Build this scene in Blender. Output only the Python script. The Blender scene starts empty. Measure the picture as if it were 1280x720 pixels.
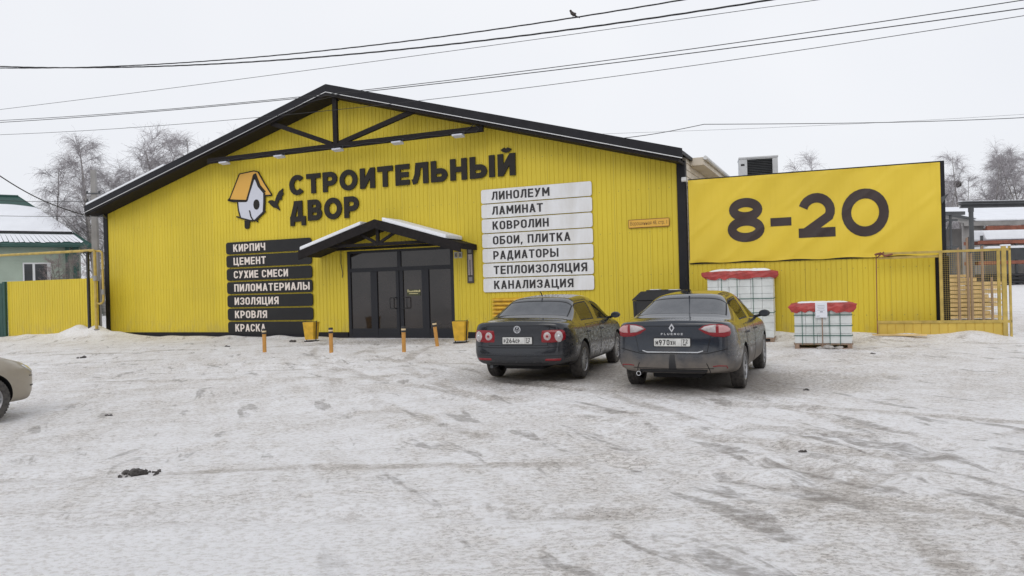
import bpy, bmesh, math, random
import numpy as np
from mathutils import Vector, Matrix
from mathutils.bvhtree import BVHTree
random.seed(7); rng = np.random.default_rng(7)
SC = bpy.context.scene; COL = SC.collection
PI = math.pi; R = math.radians

# ------------------------------------------------------------------ camera, sky, sun, exposure
cam = bpy.data.cameras.new('camera'); camo = bpy.data.objects.new('camera', cam); COL.objects.link(camo)
cam.sensor_width = 36; cam.lens = 27.0; cam.clip_start = .1; cam.clip_end = 3000
cr, cp = .0266, -.0014                      # roll, pitch
fw = Vector((0, math.cos(cp), math.sin(cp))); up0 = Vector((0, -math.sin(cp), math.cos(cp))); r0 = Vector((1, 0, 0))
cx_ = math.cos(cr)*r0 - math.sin(cr)*up0; cu_ = math.sin(cr)*r0 + math.cos(cr)*up0
M3 = Matrix((cx_, cu_, -fw)).transposed()
camo.matrix_world = Matrix.Translation((0, 0, 1.62)) @ M3.to_4x4()
SC.camera = camo
w = bpy.data.worlds.new('World'); SC.world = w; w.use_nodes = True
nt = w.node_tree; bg = nt.nodes['Background']
sky = nt.nodes.new('ShaderNodeTexSky'); sky.sky_type = 'NISHITA'; sky.sun_disc = False
SUN_EL, SUN_AZ = R(38), R(200)
sky.sun_elevation = SUN_EL; sky.sun_rotation = SUN_AZ; sky.air_density = 1.0; sky.dust_density = 4.0
bw = nt.nodes.new('ShaderNodeRGBToBW'); nt.links.new(sky.outputs[0], bw.inputs[0])
# overcast: the clear sky's colour washed out into an even bright cloud deck
mx = nt.nodes.new('ShaderNodeMix'); mx.data_type = 'RGBA'; mx.inputs[0].default_value = .93
cl = nt.nodes.new('ShaderNodeTexNoise'); cl.inputs['Scale'].default_value = 1.6; cl.inputs['Detail'].default_value = 3
rmp = nt.nodes.new('ShaderNodeValToRGB')
rmp.color_ramp.elements[0].color = (8.15, 8.35, 8.85, 1); rmp.color_ramp.elements[1].color = (9.1, 9.2, 9.5, 1)
rmp.color_ramp.elements[0].position = .3; rmp.color_ramp.elements[1].position = .7
tcw = nt.nodes.new('ShaderNodeTexCoord'); nt.links.new(tcw.outputs['Generated'], cl.inputs['Vector'])
nt.links.new(cl.outputs[0], rmp.inputs[0])
nt.links.new(sky.outputs[0], mx.inputs[6]); nt.links.new(rmp.outputs[0], mx.inputs[7])
nt.links.new(mx.outputs[2], bg.inputs[0]); bg.inputs[1].default_value = .1
sl = bpy.data.lights.new('sun', 'SUN'); sl.energy = .5; sl.angle = R(30); sl.color = (1, .97, .93)
so = bpy.data.objects.new('sun', sl); COL.objects.link(so)
sd = Vector((math.sin(SUN_AZ)*math.cos(SUN_EL), math.cos(SUN_AZ)*math.cos(SUN_EL), math.sin(SUN_EL)))
so.rotation_euler = sd.to_track_quat('Z', 'Y').to_euler()
vs = SC.view_settings; vs.view_transform = 'Standard'; vs.look = 'None'; vs.exposure = .08; vs.gamma = 1; vs.use_curve_mapping = False

# ------------------------------------------------------------------ frames of the place
PSI = R(23.727); HX, HY, HW = 5.026, 21.995, 23.67     # right corner of the hall's front, its width
PSF = R(21.0)                                         # the boarded fence right of the hall
def F(u, v, z=0):                                     # u along the front to the left, v out towards the lot
    return Vector((HX-u*math.cos(PSI)-v*math.sin(PSI), HY+u*math.sin(PSI)-v*math.cos(PSI), z))
def G(x, v, z=0):                                     # along the right-hand fence
    return Vector((HX+x*math.cos(PSF)-v*math.sin(PSF), HY-x*math.sin(PSF)-v*math.cos(PSF), z))
def sstep(a, b, x):
    t = np.clip((x-a)/(b-a), 0, 1); return t*t*(3-2*t)
def hnoise(x, y, s, seed=0):                          # cheap smooth value noise
    x = np.asarray(x, float)/s; y = np.asarray(y, float)/s
    xi = np.floor(x); yi = np.floor(y); fx = x-xi; fy = y-yi
    fx = fx*fx*(3-2*fx); fy = fy*fy*(3-2*fy)
    def h(a, b):
        q = np.sin(a*127.1+b*311.7+seed*74.7)*43758.5453; return q-np.floor(q)
    return (h(xi, yi)*(1-fx)+h(xi+1, yi)*fx)*(1-fy)+(h(xi, yi+1)*(1-fx)+h(xi+1, yi+1)*fx)*fy
RUTS = ((-9.5, 6.0, 12.0), (-9.5, 6.0, 13.5), (16.0, 26.0, 20.5), (16.0, 26.0, 22.0), (-4.0, 42.0, 26.0), (-4.0, 42.0, 27.5), (-2, -14, 19.6), (-2, -14, 21.1), (-6, -10, 33.0), (-6, -10, 34.5), (12, -4, 12.2), (12, -4, 13.7), (13, 19, 15.5), (13, 19, 17.0))
def gz(x, y):                                         # height of the ground
    x = np.asarray(x, float); y = np.asarray(y, float)
    dx = x-HX; dy = y-HY
    u = -dx*math.cos(PSI)+dy*math.sin(PSI); v = -dx*math.sin(PSI)-dy*math.cos(PSI)
    z = 1.0*sstep(30, 62, y)*sstep(8, 16, x)
    z = z+.55*sstep(34, 42, y)*sstep(-14, -20, x)
    lot = sstep(.2, 1.2, v)
    z = z+lot*(.05*(hnoise(x, y, 1.3, 1)-.5)+.035*(hnoise(x, y, .45, 2)-.5)+.016*(hnoise(x+y*.3, y, .17, 5)-.5))*(1-.35*sstep(0, 6, 12-y))
    # shallow wheel ruts with a little loose snow pushed up beside them
    for (cx, cy, r_) in RUTS:
        d = np.abs(np.hypot(x-cx, y-cy)+.5*(hnoise(x, y, 2.8, 9)-.5)-r_); z = z+lot*sstep(.3, .6, hnoise(x, y, 1.8, 8))*(-.022*np.exp(-(d/.13)**2)+.016*np.exp(-((d-.24)/.09)**2))
    # ploughed-up bank along the left fence
    z = z+(.50*np.exp(-((u-23.6)/1.4)**2)+.20*np.exp(-((u-26.5)/2.2)**2))*np.exp(-((v-.85)/.65)**2)*(.8+.5*hnoise(x, y, .5, 3))
    # low bank at the foot of the right fence
    fx = dx*math.cos(PSF)-dy*math.sin(PSF); fv = -dx*math.sin(PSF)-dy*math.cos(PSF)
    z = z+.17*np.exp(-((fv-.35)/.5)**2)*sstep(.3, 1.5, fx)*sstep(8.6, 7.2, fx)*(.5+hnoise(x, y, .6, 4))
    # thin snow left along the foot of the hall
    z = z+.085*np.exp(-((v-.35)/.4)**2)*sstep(12, 12.8, u)*sstep(24, 23, u)*(.3+1.2*hnoise(x, y, .7, 6))
    return z
def gzs(x, y): return float(gz(np.array([x]), np.array([y]))[0])

# ------------------------------------------------------------------ mesh helpers
class MB:
    def __init__(s): s.v = []; s.f = []; s.m = []; s.cm = 0; s.T = None
    def add(s, vs_, fs):
        b = len(s.v)
        s.v += [tuple(s.T @ Vector(p)) for p in vs_] if s.T is not None else [tuple(p) for p in vs_]
        for f in fs: s.f.append(tuple(i+b for i in f)); s.m.append(s.cm)
        return s
    def box(s, x0, x1, y0, y1, z0, z1):
        return s.hexa([(x0, y0, z0), (x1, y0, z0), (x1, y1, z0), (x0, y1, z0), (x0, y0, z1), (x1, y0, z1), (x1, y1, z1), (x0, y1, z1)])
    def hexa(s, p):
        return s.add(p, [(0, 3, 2, 1), (4, 5, 6, 7), (0, 1, 5, 4), (1, 2, 6, 5), (2, 3, 7, 6), (3, 0, 4, 7)])
    def bar(s, a, b, wd, dp, up=(0, 1, 0)):            # rectangular bar from a to b; dp measured along 'up'
        a = Vector(a); b = Vector(b); d = (b-a).normalized(); u = Vector(up); u = (u-d*u.dot(d)).normalized(); n = d.cross(u)
        o = [(-1, -1), (1, -1), (1, 1), (-1, 1)]
        return s.hexa([a+n*i*wd/2+u*j*dp/2 for i, j in o]+[b+n*i*wd/2+u*j*dp/2 for i, j in o])
    def tube(s, pts, r, n=8, caps=True, closed=False):
        pts = [Vector(p) for p in pts]; N = len(pts); rr = r if isinstance(r, (list, tuple)) else [r]*N
        vs_ = []; fs = []; pn = None
        for i, p in enumerate(pts):
            a = pts[i-1] if i or closed else p; b = pts[(i+1) % N] if i < N-1 or closed else p
            d = (b-a).normalized() if (b-a).length > 1e-9 else Vector((0, 0, 1))
            if pn is None: pn = d.orthogonal().normalized()
            pn = (pn-d*pn.dot(d)); pn = pn.normalized() if pn.length > 1e-6 else d.orthogonal().normalized()
            q = d.cross(pn)
            for k in range(n):
                t = 2*PI*k/n; vs_.append(p+(pn*math.cos(t)+q*math.sin(t))*rr[i])
        for i in range(N if closed else N-1):
            for k in range(n):
                j = (i+1) % N; fs.append((i*n+k, i*n+(k+1) % n, j*n+(k+1) % n, j*n+k))
        if caps and not closed: fs += [tuple(range(n-1, -1, -1)), tuple((N-1)*n+k for k in range(n))]
        return s.add(vs_, fs)
    def prism(s, poly, d0, d1, mp):                    # polygon (a,b) swept in depth; mp(a,b,d)->xyz
        n = len(poly)
        return s.add([mp(a, b, d0) for a, b in poly]+[mp(a, b, d1) for a, b in poly],
                     [tuple(range(n-1, -1, -1)), tuple(range(n, 2*n))]+[(i, (i+1) % n, n+(i+1) % n, n+i) for i in range(n)])
    def lathe(s, prof, n=24, mp=None, closed=False):   # prof (r, h); mp(x,y,h)
        mp = mp or (lambda x, y, h: (x, y, h)); vs_ = []; fs = []; P = len(prof)
        for k in range(n):
            t = 2*PI*k/n
            for r_, h in prof: vs_.append(mp(r_*math.cos(t), r_*math.sin(t), h))
        for k in range(n):
            j = (k+1) % n
            for i in range(P if closed else P-1):
                i2 = (i+1) % P; fs.append((k*P+i, j*P+i, j*P+i2, k*P+i2))
        return s.add(vs_, fs)
    def ball(s, c, rx, ry, rz, n=10, jit=0):
        vs_ = []; fs = []; c = Vector(c)
        for i in range(n//2+1):
            th = PI*i/(n//2)
            for k in range(n):
                ph = 2*PI*k/n; q = 1+jit*(random.random()-.5)
                vs_.append((c.x+rx*q*math.sin(th)*math.cos(ph), c.y+ry*q*math.sin(th)*math.sin(ph), c.z+rz*q*math.cos(th)))
        for i in range(n//2):
            for k in range(n): fs.append((i*n+k, (i+1)*n+k, (i+1)*n+(k+1) % n, i*n+(k+1) % n))
        return s.add(vs_, fs)
    def mesh(s, name, mats, smooth=False, bevel=0):
        me = bpy.data.meshes.new(name); me.from_pydata(s.v, [], s.f)
        for m in (mats if isinstance(mats, (list, tuple)) else [mats]): me.materials.append(m)
        me.polygons.foreach_set('material_index', s.m)
        bm = bmesh.new(); bm.from_mesh(me)
        bmesh.ops.remove_doubles(bm, verts=bm.verts, dist=1e-5) if smooth else None
        bmesh.ops.recalc_face_normals(bm, faces=bm.faces)
        if bevel:
            es = [e for e in bm.edges if len(e.link_faces) == 2 and e.calc_face_angle(0) > .5]
            bmesh.ops.bevel(bm, geom=es, offset=bevel, segments=2, affect='EDGES', profile=.6, clamp_overlap=True)
        bm.to_mesh(me); bm.free()
        if smooth:
            for p in me.polygons: p.use_smooth = True
            try: me.set_sharp_from_angle(angle=R(38))
            except Exception: pass
        me.update(); return me
    def build(s, name, mats, parent=None, loc=(0, 0, 0), rz=0, smooth=False, bevel=0):
        o = bpy.data.objects.new(name, s.mesh(name, mats, smooth, bevel)); COL.objects.link(o)
        o.location = loc; o.rotation_euler = (0, 0, rz); o.parent = parent; return o
def tag(o, label, cat, group=None):
    o['label'] = label; o['category'] = cat
    if group: o['group'] = group
    return o
def empty(name, loc, rz, label, cat, group=None):
    o = bpy.data.objects.new(name, None); COL.objects.link(o); o.location = loc; o.rotation_euler = (0, 0, rz); o.empty_display_size = .2
    return tag(o, label, cat, group)
def copy_tree(o, parent=None):
    c = o.copy(); COL.objects.link(c); c.parent = parent
    for ch in list(o.children): copy_tree(ch, c)
    return c

# ------------------------------------------------------------------ materials
def mat(name, col, rough=.6, metal=0, spec=.5, var=0, vscale=3, bump=0, bscale=40, col2=None, stretch=(1, 1, 1), coat=0, detail=5, lo=.35, hi=.65, ior=None):
    m = bpy.data.materials.new(name); m.use_nodes = True; t = m.node_tree; b = t.nodes['Principled BSDF']
    b.inputs['Base Color'].default_value = (*col, 1); b.inputs['Roughness'].default_value = rough; b.inputs['Metallic'].default_value = metal
    b.inputs['Specular IOR Level'].default_value = spec
    if ior: b.inputs['IOR'].default_value = ior
    if coat: b.inputs['Coat Weight'].default_value = coat; b.inputs['Coat Roughness'].default_value = .06
    tc = t.nodes.new('ShaderNodeTexCoord'); mp = t.nodes.new('ShaderNodeMapping'); mp.inputs['Scale'].default_value = stretch
    t.links.new(tc.outputs['Object'], mp.inputs[0])
    if var or col2:
        n = t.nodes.new('ShaderNodeTexNoise'); n.inputs['Scale'].default_value = vscale; n.inputs['Detail'].default_value = detail
        t.links.new(mp.outputs[0], n.inputs['Vector'])
        rp = t.nodes.new('ShaderNodeValToRGB'); rp.color_ramp.elements[0].position = lo; rp.color_ramp.elements[1].position = hi
        c2 = col2 or tuple(c*(1-var) for c in col)
        rp.color_ramp.elements[0].color = (*c2, 1); rp.color_ramp.elements[1].color = (*col, 1)
        t.links.new(n.outputs[0], rp.inputs[0]); t.links.new(rp.outputs[0], b.inputs['Base Color'])
    if bump:
        n2 = t.nodes.new('ShaderNodeTexNoise'); n2.inputs['Scale'].default_value = bscale; n2.inputs['Detail'].default_value = 4
        t.links.new(mp.outputs[0], n2.inputs['Vector'])
        bp = t.nodes.new('ShaderNodeBump'); bp.inputs['Strength'].default_value = bump; bp.inputs['Distance'].default_value = .02
        t.links.new(n2.outputs[0], bp.inputs['Height']); t.links.new(bp.outputs[0], b.inputs['Normal'])
    return m
class NG:                                              # tiny node-graph helper
    def __init__(s, m): s.m = m; s.t = m.node_tree; s.b = s.t.nodes['Principled BSDF']; s.tc = s.t.nodes.new('ShaderNodeTexCoord')
    def map(s, scale=(1, 1, 1), rot=0, src='Object'):
        n = s.t.nodes.new('ShaderNodeMapping'); n.inputs['Rotation'].default_value = (0, 0, rot)
        if rot: n.vector_type = 'TEXTURE'; scale = tuple(1/q for q in scale)   # turn first, then stretch
        n.inputs['Scale'].default_value = scale
        s.t.links.new(s.tc.outputs[src], n.inputs[0]); return n.outputs[0]
    def noise(s, vec, scale, detail=4, rough=.5, dist=0):
        n = s.t.nodes.new('ShaderNodeTexNoise'); n.inputs['Scale'].default_value = scale; n.inputs['Detail'].default_value = detail
        n.inputs['Roughness'].default_value = rough; n.inputs['Distortion'].default_value = dist
        s.t.links.new(vec, n.inputs['Vector']); return n.outputs[0]
    def ramp(s, x, a, b, lo=0., hi=1.):
        n = s.t.nodes.new('ShaderNodeMapRange'); n.interpolation_type = 'SMOOTHSTEP'
        n.inputs[1].default_value = a; n.inputs[2].default_value = b; n.inputs[3].default_value = lo; n.inputs[4].default_value = hi
        s.t.links.new(x, n.inputs[0]); return n.outputs[0]
    def math(s, op, a, b=0.):
        n = s.t.nodes.new('ShaderNodeMath'); n.operation = op
        for i, q in enumerate((a, b)):
            if isinstance(q, (int, float)): n.inputs[i].default_value = q
            else: s.t.links.new(q, n.inputs[i])
        return n.outputs[0]
    def mix(s, fac, a, b):
        n = s.t.nodes.new('ShaderNodeMix'); n.data_type = 'RGBA'
        for i, q in ((0, fac), (6, a), (7, b)):
            if isinstance(q, (int, float)): n.inputs[i].default_value = q
            elif isinstance(q, tuple): n.inputs[i].default_value = (*q, 1)
            else: s.t.links.new(q, n.inputs[i])
        return n.outputs[2]
    def sep(s, vec):
        n = s.t.nodes.new('ShaderNodeSeparateXYZ'); s.t.links.new(vec, n.inputs[0]); return n.outputs
    def out(s, inp, x): s.t.links.new(x, s.b.inputs[inp])
    def bump(s, h, strength=.5, dist=.02):
        n = s.t.nodes.new('ShaderNodeBump'); n.inputs['Strength'].default_value = strength; n.inputs['Distance'].default_value = dist
        s.t.links.new(h, n.inputs['Height']); s.out('Normal', n.outputs[0])

def yellow_metal(name, base, dirt=.5, zlo=.2, zhi=1.1, sheets=True):
    m = mat(name, base, .55, spec=.35); g = NG(m)
    c = g.mix(g.ramp(g.noise(g.map(), .35, 4), .35, .65), tuple(q*.93 for q in base), tuple(min(1, q*1.04) for q in base))
    st = g.noise(g.map((7, 7, .25)), 2.0, 5, .6)        # run-down streaks
    c = g.mix(g.ramp(st, .52, .8, 0, .28*dirt), c, (base[0]*.55, base[1]*.5, base[2]*.9+.02))
    z = g.sep(g.tc.outputs['Object'])[2]
    sp = g.math('MULTIPLY', g.ramp(z, zhi, zlo, 0, 1), g.ramp(g.noise(g.map((1, 1, .5)), 3.2, 6, .65), .42, .72, 0, .55*dirt))
    c = g.mix(sp, c, (.30, .26, .16))                    # splashed grime low on the sheets
    if sheets:
        xx = g.sep(g.tc.outputs['Object'])[0]                # sheets differ a little in shade, with a thin lap line and rows of screws
        fl_ = g.math('FLOOR', g.math('DIVIDE', xx, 1.05)); fr_ = g.math('FRACT', g.math('DIVIDE', xx, 1.05))
        wn = g.t.nodes.new('ShaderNodeTexWhiteNoise'); wn.noise_dimensions = '1D'; g.t.links.new(fl_, wn.inputs['W'])
        c = g.mix(g.math('MULTIPLY', wn.outputs['Value'], .13), c, (base[0]*.72, base[1]*.70, base[2]*1.3))
        c = g.mix(g.ramp(fr_, .018, .008, 0, .45), c, (base[0]*.35, base[1]*.33, base[2]))
        sx = g.math('ABSOLUTE', g.math('SUBTRACT', g.math('FRACT', g.math('DIVIDE', xx, .30)), .5)); sz = g.math('ABSOLUTE', g.math('SUBTRACT', g.math('FRACT', g.math('DIVIDE', z, 1.25)), .5))
        c = g.mix(g.math('MULTIPLY', g.ramp(sx, .045, .03), g.ramp(sz, .011, .007, 0, .6)), c, (.12, .11, .08))
    g.out('Base Color', c); g.out('Roughness', g.ramp(st, .3, .7, .45, .65)); return m
MY = yellow_metal('yellow_sheet', (.675, .528, .042), .55)
MYF = yellow_metal('yellow_fence_sheet', (.675, .522, .042), .8, 0, 1.0)
MYB = yellow_metal('yellow_banner_cloth', (.74, .545, .05), .3, -2, -1, False)
MYD = mat('yellow_bin_paint', (.72, .43, .03), .5, var=.25, vscale=6)
MYP = mat('yellow_pipe_paint', (.55, .40, .10), .55, var=.3, vscale=5)
MBLK = mat('black_trim_metal', (.016, .016, .020), .55, spec=.25, var=.3, vscale=4, bump=.1, bscale=6)
MBW = mat('black_timber', (.020, .017, .017), .75, spec=.2, var=.35, vscale=9, stretch=(1, 1, 1))
MBS = mat('black_sign_plastic', (.018, .018, .019), .45, spec=.3, var=.25, vscale=1.5)
MWS = mat('white_sign_plastic', (.76, .77, .79), .4, col2=(.66, .655, .645), vscale=1.4, stretch=(2.5, 2.5, .6), lo=.3, hi=.6)
MWT = mat('sign_white_lettering', (.78, .70, .64), .5)
MBT = mat('sign_black_lettering', (.024, .022, .024), .5)
MTB = mat('title_brown_black', (.022, .019, .016), .6, spec=.3, var=.2, vscale=3)
MORG = mat('logo_orange', (.72, .40, .07), .5); MLGW = mat('logo_pale_grey', (.60, .62, .70), .5)
MSNOW = mat('snow', (.84, .86, .90), .9, spec=.2, var=.05, vscale=1.5, bump=.5, bscale=5)
MFRM = mat('dark_door_frame', (.020, .021, .026), .5, spec=.3)
MGLS = mat('dark_door_glass', (.030, .024, .022), .05, spec=.5, ior=1.6, bump=.12, bscale=1.6, var=.5, vscale=.8)  # warm mottled tint put into the colour for reflection contrast
MBEI = mat('beige_siding', (.70, .63, .52), .6, var=.12, vscale=2)
MGRY = mat('grey_concrete', (.33, .32, .31), .85, var=.25, vscale=1.5, bump=.3, bscale=8)
MSTL = mat('dark_grey_steel', (.075, .08, .085), .55, var=.3, vscale=2)
MRST = mat('red_brown_primed_steel', (.30, .105, .065), .65, var=.35, vscale=3)
MWHT = mat('white_paint', (.72, .73, .74), .5, var=.08, vscale=3)
MTIM = mat('fresh_sawn_timber', (.88, .64, .30), .7, var=.35, vscale=5, stretch=(.4, 4, 4))
MTIM2 = mat('weathered_timber', (.34, .235, .17), .8, var=.3, vscale=6, stretch=(4, 4, .5))
MBRK = mat('bark', (.12, .105, .095), .9, var=.5, vscale=4)
MBIR = mat('birch_bark', (.36, .34, .32), .9, var=.6, vscale=2, stretch=(1, 1, 3))
MFRO = mat('frosted_twigs', (.36, .34, .355), .9)
MFR2 = mat('brownish_frosted_twigs', (.28, .23, .225), .9)
MRUB = mat('tyre_rubber', (.022, .021, .021), .85, var=.4, vscale=20, col2=(.075, .068, .062), lo=.45, hi=.75)
MCHR = mat('chrome', (.62, .63, .65), .16, metal=1)
MBPL = mat('black_plastic', (.018, .018, .02), .5)
MGRN = mat('dark_green_metal', (.018, .075, .06), .5, var=.2, vscale=2)
MSID = mat('pale_green_siding', (.42, .50, .42), .6, var=.1, vscale=1.2)
MWIN = mat('house_window_glass', (.05, .055, .06), .06, spec=.8)
MWIRE = mat('cable_black', (.02, .02, .022), .6)
MDIRT = mat('dark_dirty_ice', (.045, .04, .037), .85, var=.5, vscale=14, bump=1, bscale=25, col2=(.15, .14, .135), lo=.3, hi=.6)
MRED = mat('red_wrapping_film', (.46, .060, .055), .42, var=.35, vscale=6, bump=.8, bscale=9)
MBLO = mat('pale_aerated_block', (.69, .72, .71), .75, var=.14, vscale=4, bump=.3, bscale=18)
MSTR = mat('green_strap', (.02, .10, .075), .5)
MPAP = mat('paper', (.74, .76, .82), .6)

# ------------------------------------------------------------------ stroke lettering (built letter by letter)
def arc(cx, cy, rx, ry, a0, a1, n=8):
    return [(cx+rx*math.cos(R(a0+(a1-a0)*i/n)), cy+ry*math.sin(R(a0+(a1-a0)*i/n))) for i in range(n+1)]
class Let:
    def __init__(s, t, wd, oval=False): s.t = t; s.wd = wd; s.oval = oval
    def rib(s, pts, closed=False, t=None):
        t = (t or s.t)/2; N = len(pts); L = []; Rr = []
        for i, p in enumerate(pts):
            a = pts[i-1] if (i or closed) else None; b = pts[(i+1) % N] if (i < N-1 or closed) else None
            ds = []
            for q, r_ in ((a, p), (p, b)):
                if q is None or r_ is None: continue
                dx, dy = r_[0]-q[0], r_[1]-q[1]; l = math.hypot(dx, dy)
                if l > 1e-9: ds.append((dx/l, dy/l))
            ns = [(-d[1], d[0]) for d in ds]; nx = sum(n[0] for n in ns)/len(ns); ny = sum(n[1] for n in ns)/len(ns)
            k = max(nx*nx+ny*ny, .3); nx, ny = nx/k, ny/k
            L.append((p[0]+nx*t, p[1]+ny*t)); Rr.append((p[0]-nx*t, p[1]-ny*t))
        q = []
        for i in range(N if closed else N-1):
            j = (i+1) % N; q.append([Rr[i], Rr[j], L[j], L[i]])
        return q
    def para(s, x0, y0, x1, y1, h=None):
        h = (h or s.t*1.08)/2; return [[(x0-h, y0), (x0+h, y0), (x1+h, y1), (x1-h, y1)]]
    def rect(s, x0, x1, y0, y1): return [[(x0, y0), (x1, y0), (x1, y1), (x0, y1)]]
    def loop(s, x0, x1, y0, y1, a0=90, a1=450):
        c = s.t/2; cx, cy = (x0+x1)/2, (y0+y1)/2; rx, ry = (x1-x0)/2-c, (y1-y0)/2-c
        if s.oval: 
            n = 28; pts = arc(cx, cy, rx, ry, a0, a1, n); cl = a1-a0 >= 360
            return s.rib(pts[:-1] if cl else pts, cl)
        r = min(rx, ry)
        full = arc(x1-c-r, y1-c-r, r, r, 0, 90)+arc(x0+c+r, y1-c-r, r, r, 90, 180)+arc(x0+c+r, y0+c+r, r, r, 180, 270)+arc(x1-c-r, y0+c+r, r, r, 270, 360)
        if a1-a0 >= 360: return s.rib(full, True)
        yt = y0+(y1-y0)*.70; yb = y0+(y1-y0)*.30
        return s.rib([(x1-c, min(yt, y1-c-r-.001))]+full[:]+[(x1-c, max(yb, y0+c+r+.001))])
    def bowl(s, x0, x1, y0, y1):
        c = s.t/2; r = min((y1-y0)/2-c, (x1-x0)*.62); xr = x1-c
        return s.rib([(x0, y1-c)]+arc(xr-r, y1-c-r, r, r, 90, 0)+arc(xr-r, y0+c+r, r, r, 0, -90)+[(x0, y0+c)])
    def glyph(s, ch):
        t = s.t; w_ = s.wd; c = t/2; rc = s.rect
        if ch == ' ': return [], w_*.42
        if ch == ',': return [[(0, -.16), (t*.6, -.16), (t*1.15, t), (t*.1, t)]], t*1.15
        if ch == '.': return rc(0, t, 0, t), t
        if ch == '-': return rc(0, .46, .34, .34+t*.95), .46
        if ch in 'ОO0': 
            w2 = w_*(1.22 if s.oval else 1); return s.loop(0, w2, -.015 if s.oval else 0, 1.015 if s.oval else 1), w2
        if ch in 'СC':
            w2 = w_*(1.1 if s.oval else 1)
            if s.oval: return s.loop(0, w2*1.05, -.015, 1.015, 42, 318), w2*.97
            return s.loop(0, w_, 0, 1, 0, 300), w_
        if ch in 'ТT': return rc(0, w_, 1-t, 1)+rc(w_/2-c, w_/2+c, 0, 1), w_
        if ch in 'РP': return rc(0, t, 0, 1)+s.bowl(c, w_, .30, 1), w_
        if ch == 'И': return rc(0, t, 0, 1)+rc(w_-t, w_, 0, 1)+s.para(t*.55, .06, w_-t*.55, .94, t*1.1), w_
        if ch == 'Й':
            q, w2 = s.glyph('И'); return q+s.rib(arc(w_/2, 1.27, w_*.2, .13, 195, 345, 8), t=t*.75), w2
        if ch in 'ЕE': return rc(0, t, 0, 1)+rc(0, w_*.9, 0, t)+rc(0, w_*.84, .5-c, .5+c)+rc(0, w_*.9, 1-t, 1), w_*.9
        if ch == 'F': return rc(0, t, 0, 1)+rc(0, w_*.84, .5-c, .5+c)+rc(0, w_*.9, 1-t, 1), w_*.9
        if ch == 'L': return rc(0, t, 0, 1)+rc(0, w_*.85, 0, t), w_*.85
        if ch == 'U': return s.rib([(c, 1)]+arc(w_/2, w_/2, w_/2-c, w_/2-c, 180, 360)+[(w_-c, 1)]), w_
        if ch == 'N': return rc(0, t, 0, 1)+rc(w_-t, w_, 0, 1)+s.para(w_-t*.55, .03, t*.55, .97, t*1.1), w_
        if ch in 'Л': return rc(w_-t, w_, 0, 1)+rc(w_*.22, w_, 1-t, 1)+s.rib([(w_*.22+c*.9, 1-c), (w_*.2+c*.7, .45), (w_*.13+c*.3, .14), (0, c*.8)]), w_
        if ch == 'Д':
            w2 = w_*1.12; return rc(w2*.8-t, w2*.8, t, 1)+rc(w2*.26, w2*.8, 1-t, 1)+s.para(w2*.17, t*.9, w2*.30+c, 1, t)+rc(0, w2, 0, t)+rc(0, t*.92, -.2, .02)+rc(w2-t*.92, w2, -.2, .02), w2
        if ch == 'Ь': return rc(0, t, 0, 1)+s.bowl(c, w_, 0, .64), w_
        if ch == 'Ы':
            q, w2 = s.glyph('Ь'); return q+rc(w_*1.12, w_*1.12+t, 0, 1), w_*1.12+t
        if ch in 'НH': return rc(0, t, 0, 1)+rc(w_-t, w_, 0, 1)+rc(0, w_, .5-c, .5+c), w_
        if ch in 'ВB': return rc(0, t, 0, 1)+s.bowl(c, w_, 0, .5+c)+s.bowl(c, w_*.94, .5-c, 1), w_
        if ch == 'Б': return rc(0, t, 0, 1)+rc(0, w_*.9, 1-t, 1)+s.bowl(c, w_, 0, .62), w_
        if ch in 'КK': return rc(0, t, 0, 1)+s.para(t*.9, .40, w_-t*.5, 1, t*1.2)+s.para(w_-t*.45, 0, t*1.6, .58, t*1.2), w_*1.02
        if ch == 'П': return rc(0, t, 0, 1)+rc(w_-t, w_, 0, 1)+rc(0, w_, 1-t, 1), w_
        if ch == 'Ч': return rc(w_-t, w_, 0, 1)+s.rib([(c, 1), (c, .66)]+arc(c+.2, .64, .2, .2, 180, 270)+[(w_-c, .44)]), w_
        if ch == 'Ц': return rc(0, t, 0, 1)+rc(w_-t, w_, 0, 1)+rc(0, w_+t*.75, 0, t)+rc(w_-.02, w_+t*.75, -.18, .02), w_+t*.6
        if ch in 'МM': 
            w2 = w_*1.2; return rc(0, t, 0, 1)+rc(w2-t, w2, 0, 1)+s.para(w2/2, .28, t*.5, 1, t*1.05)+s.para(w2/2, .28, w2-t*.5, 1, t*1.05), w2
        if ch == 'У': return s.para(w_*.2, 0, w_-t*.5, 1, t*1.08)+s.para(w_*.5, .34, t*.5, 1, t*1.08), w_
        if ch in 'ХX': return s.para(t*.5, 0, w_-t*.5, 1, t*1.15)+s.para(w_-t*.5, 0, t*.5, 1, t*1.15), w_
        if ch in 'АA': return s.para(t*.5, 0, w_*.52, 1, t*1.02)+s.para(w_*1.04-t*.5, 0, w_*.52, 1, t*1.02)+rc(w_*.22, w_*.82, .22, .22+t*.85), w_*1.04
        if ch == 'Я': return rc(w_-t, w_, 0, 1)+[[(w_-x, y) for x, y in q] for q in s.bowl(c, w_, .34, 1)]+s.para(t*.5, 0, w_*.55, .42, t*1.1), w_
        if ch in 'З3':
            r1 = .25-c*.5; xr = w_-c
            up_ = [(c, .74)]+arc(c+r1, 1-c-r1, r1, r1, 180, 90)+arc(xr-r1, 1-c-r1, r1, r1, 90, 0)+arc(xr-r1, .5+r1, r1, r1, 0, -90)+[(w_*.36, .5)]
            lo = [(x, 1-y) for x, y in up_]
            return s.rib(up_)+s.rib(lo), w_
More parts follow.
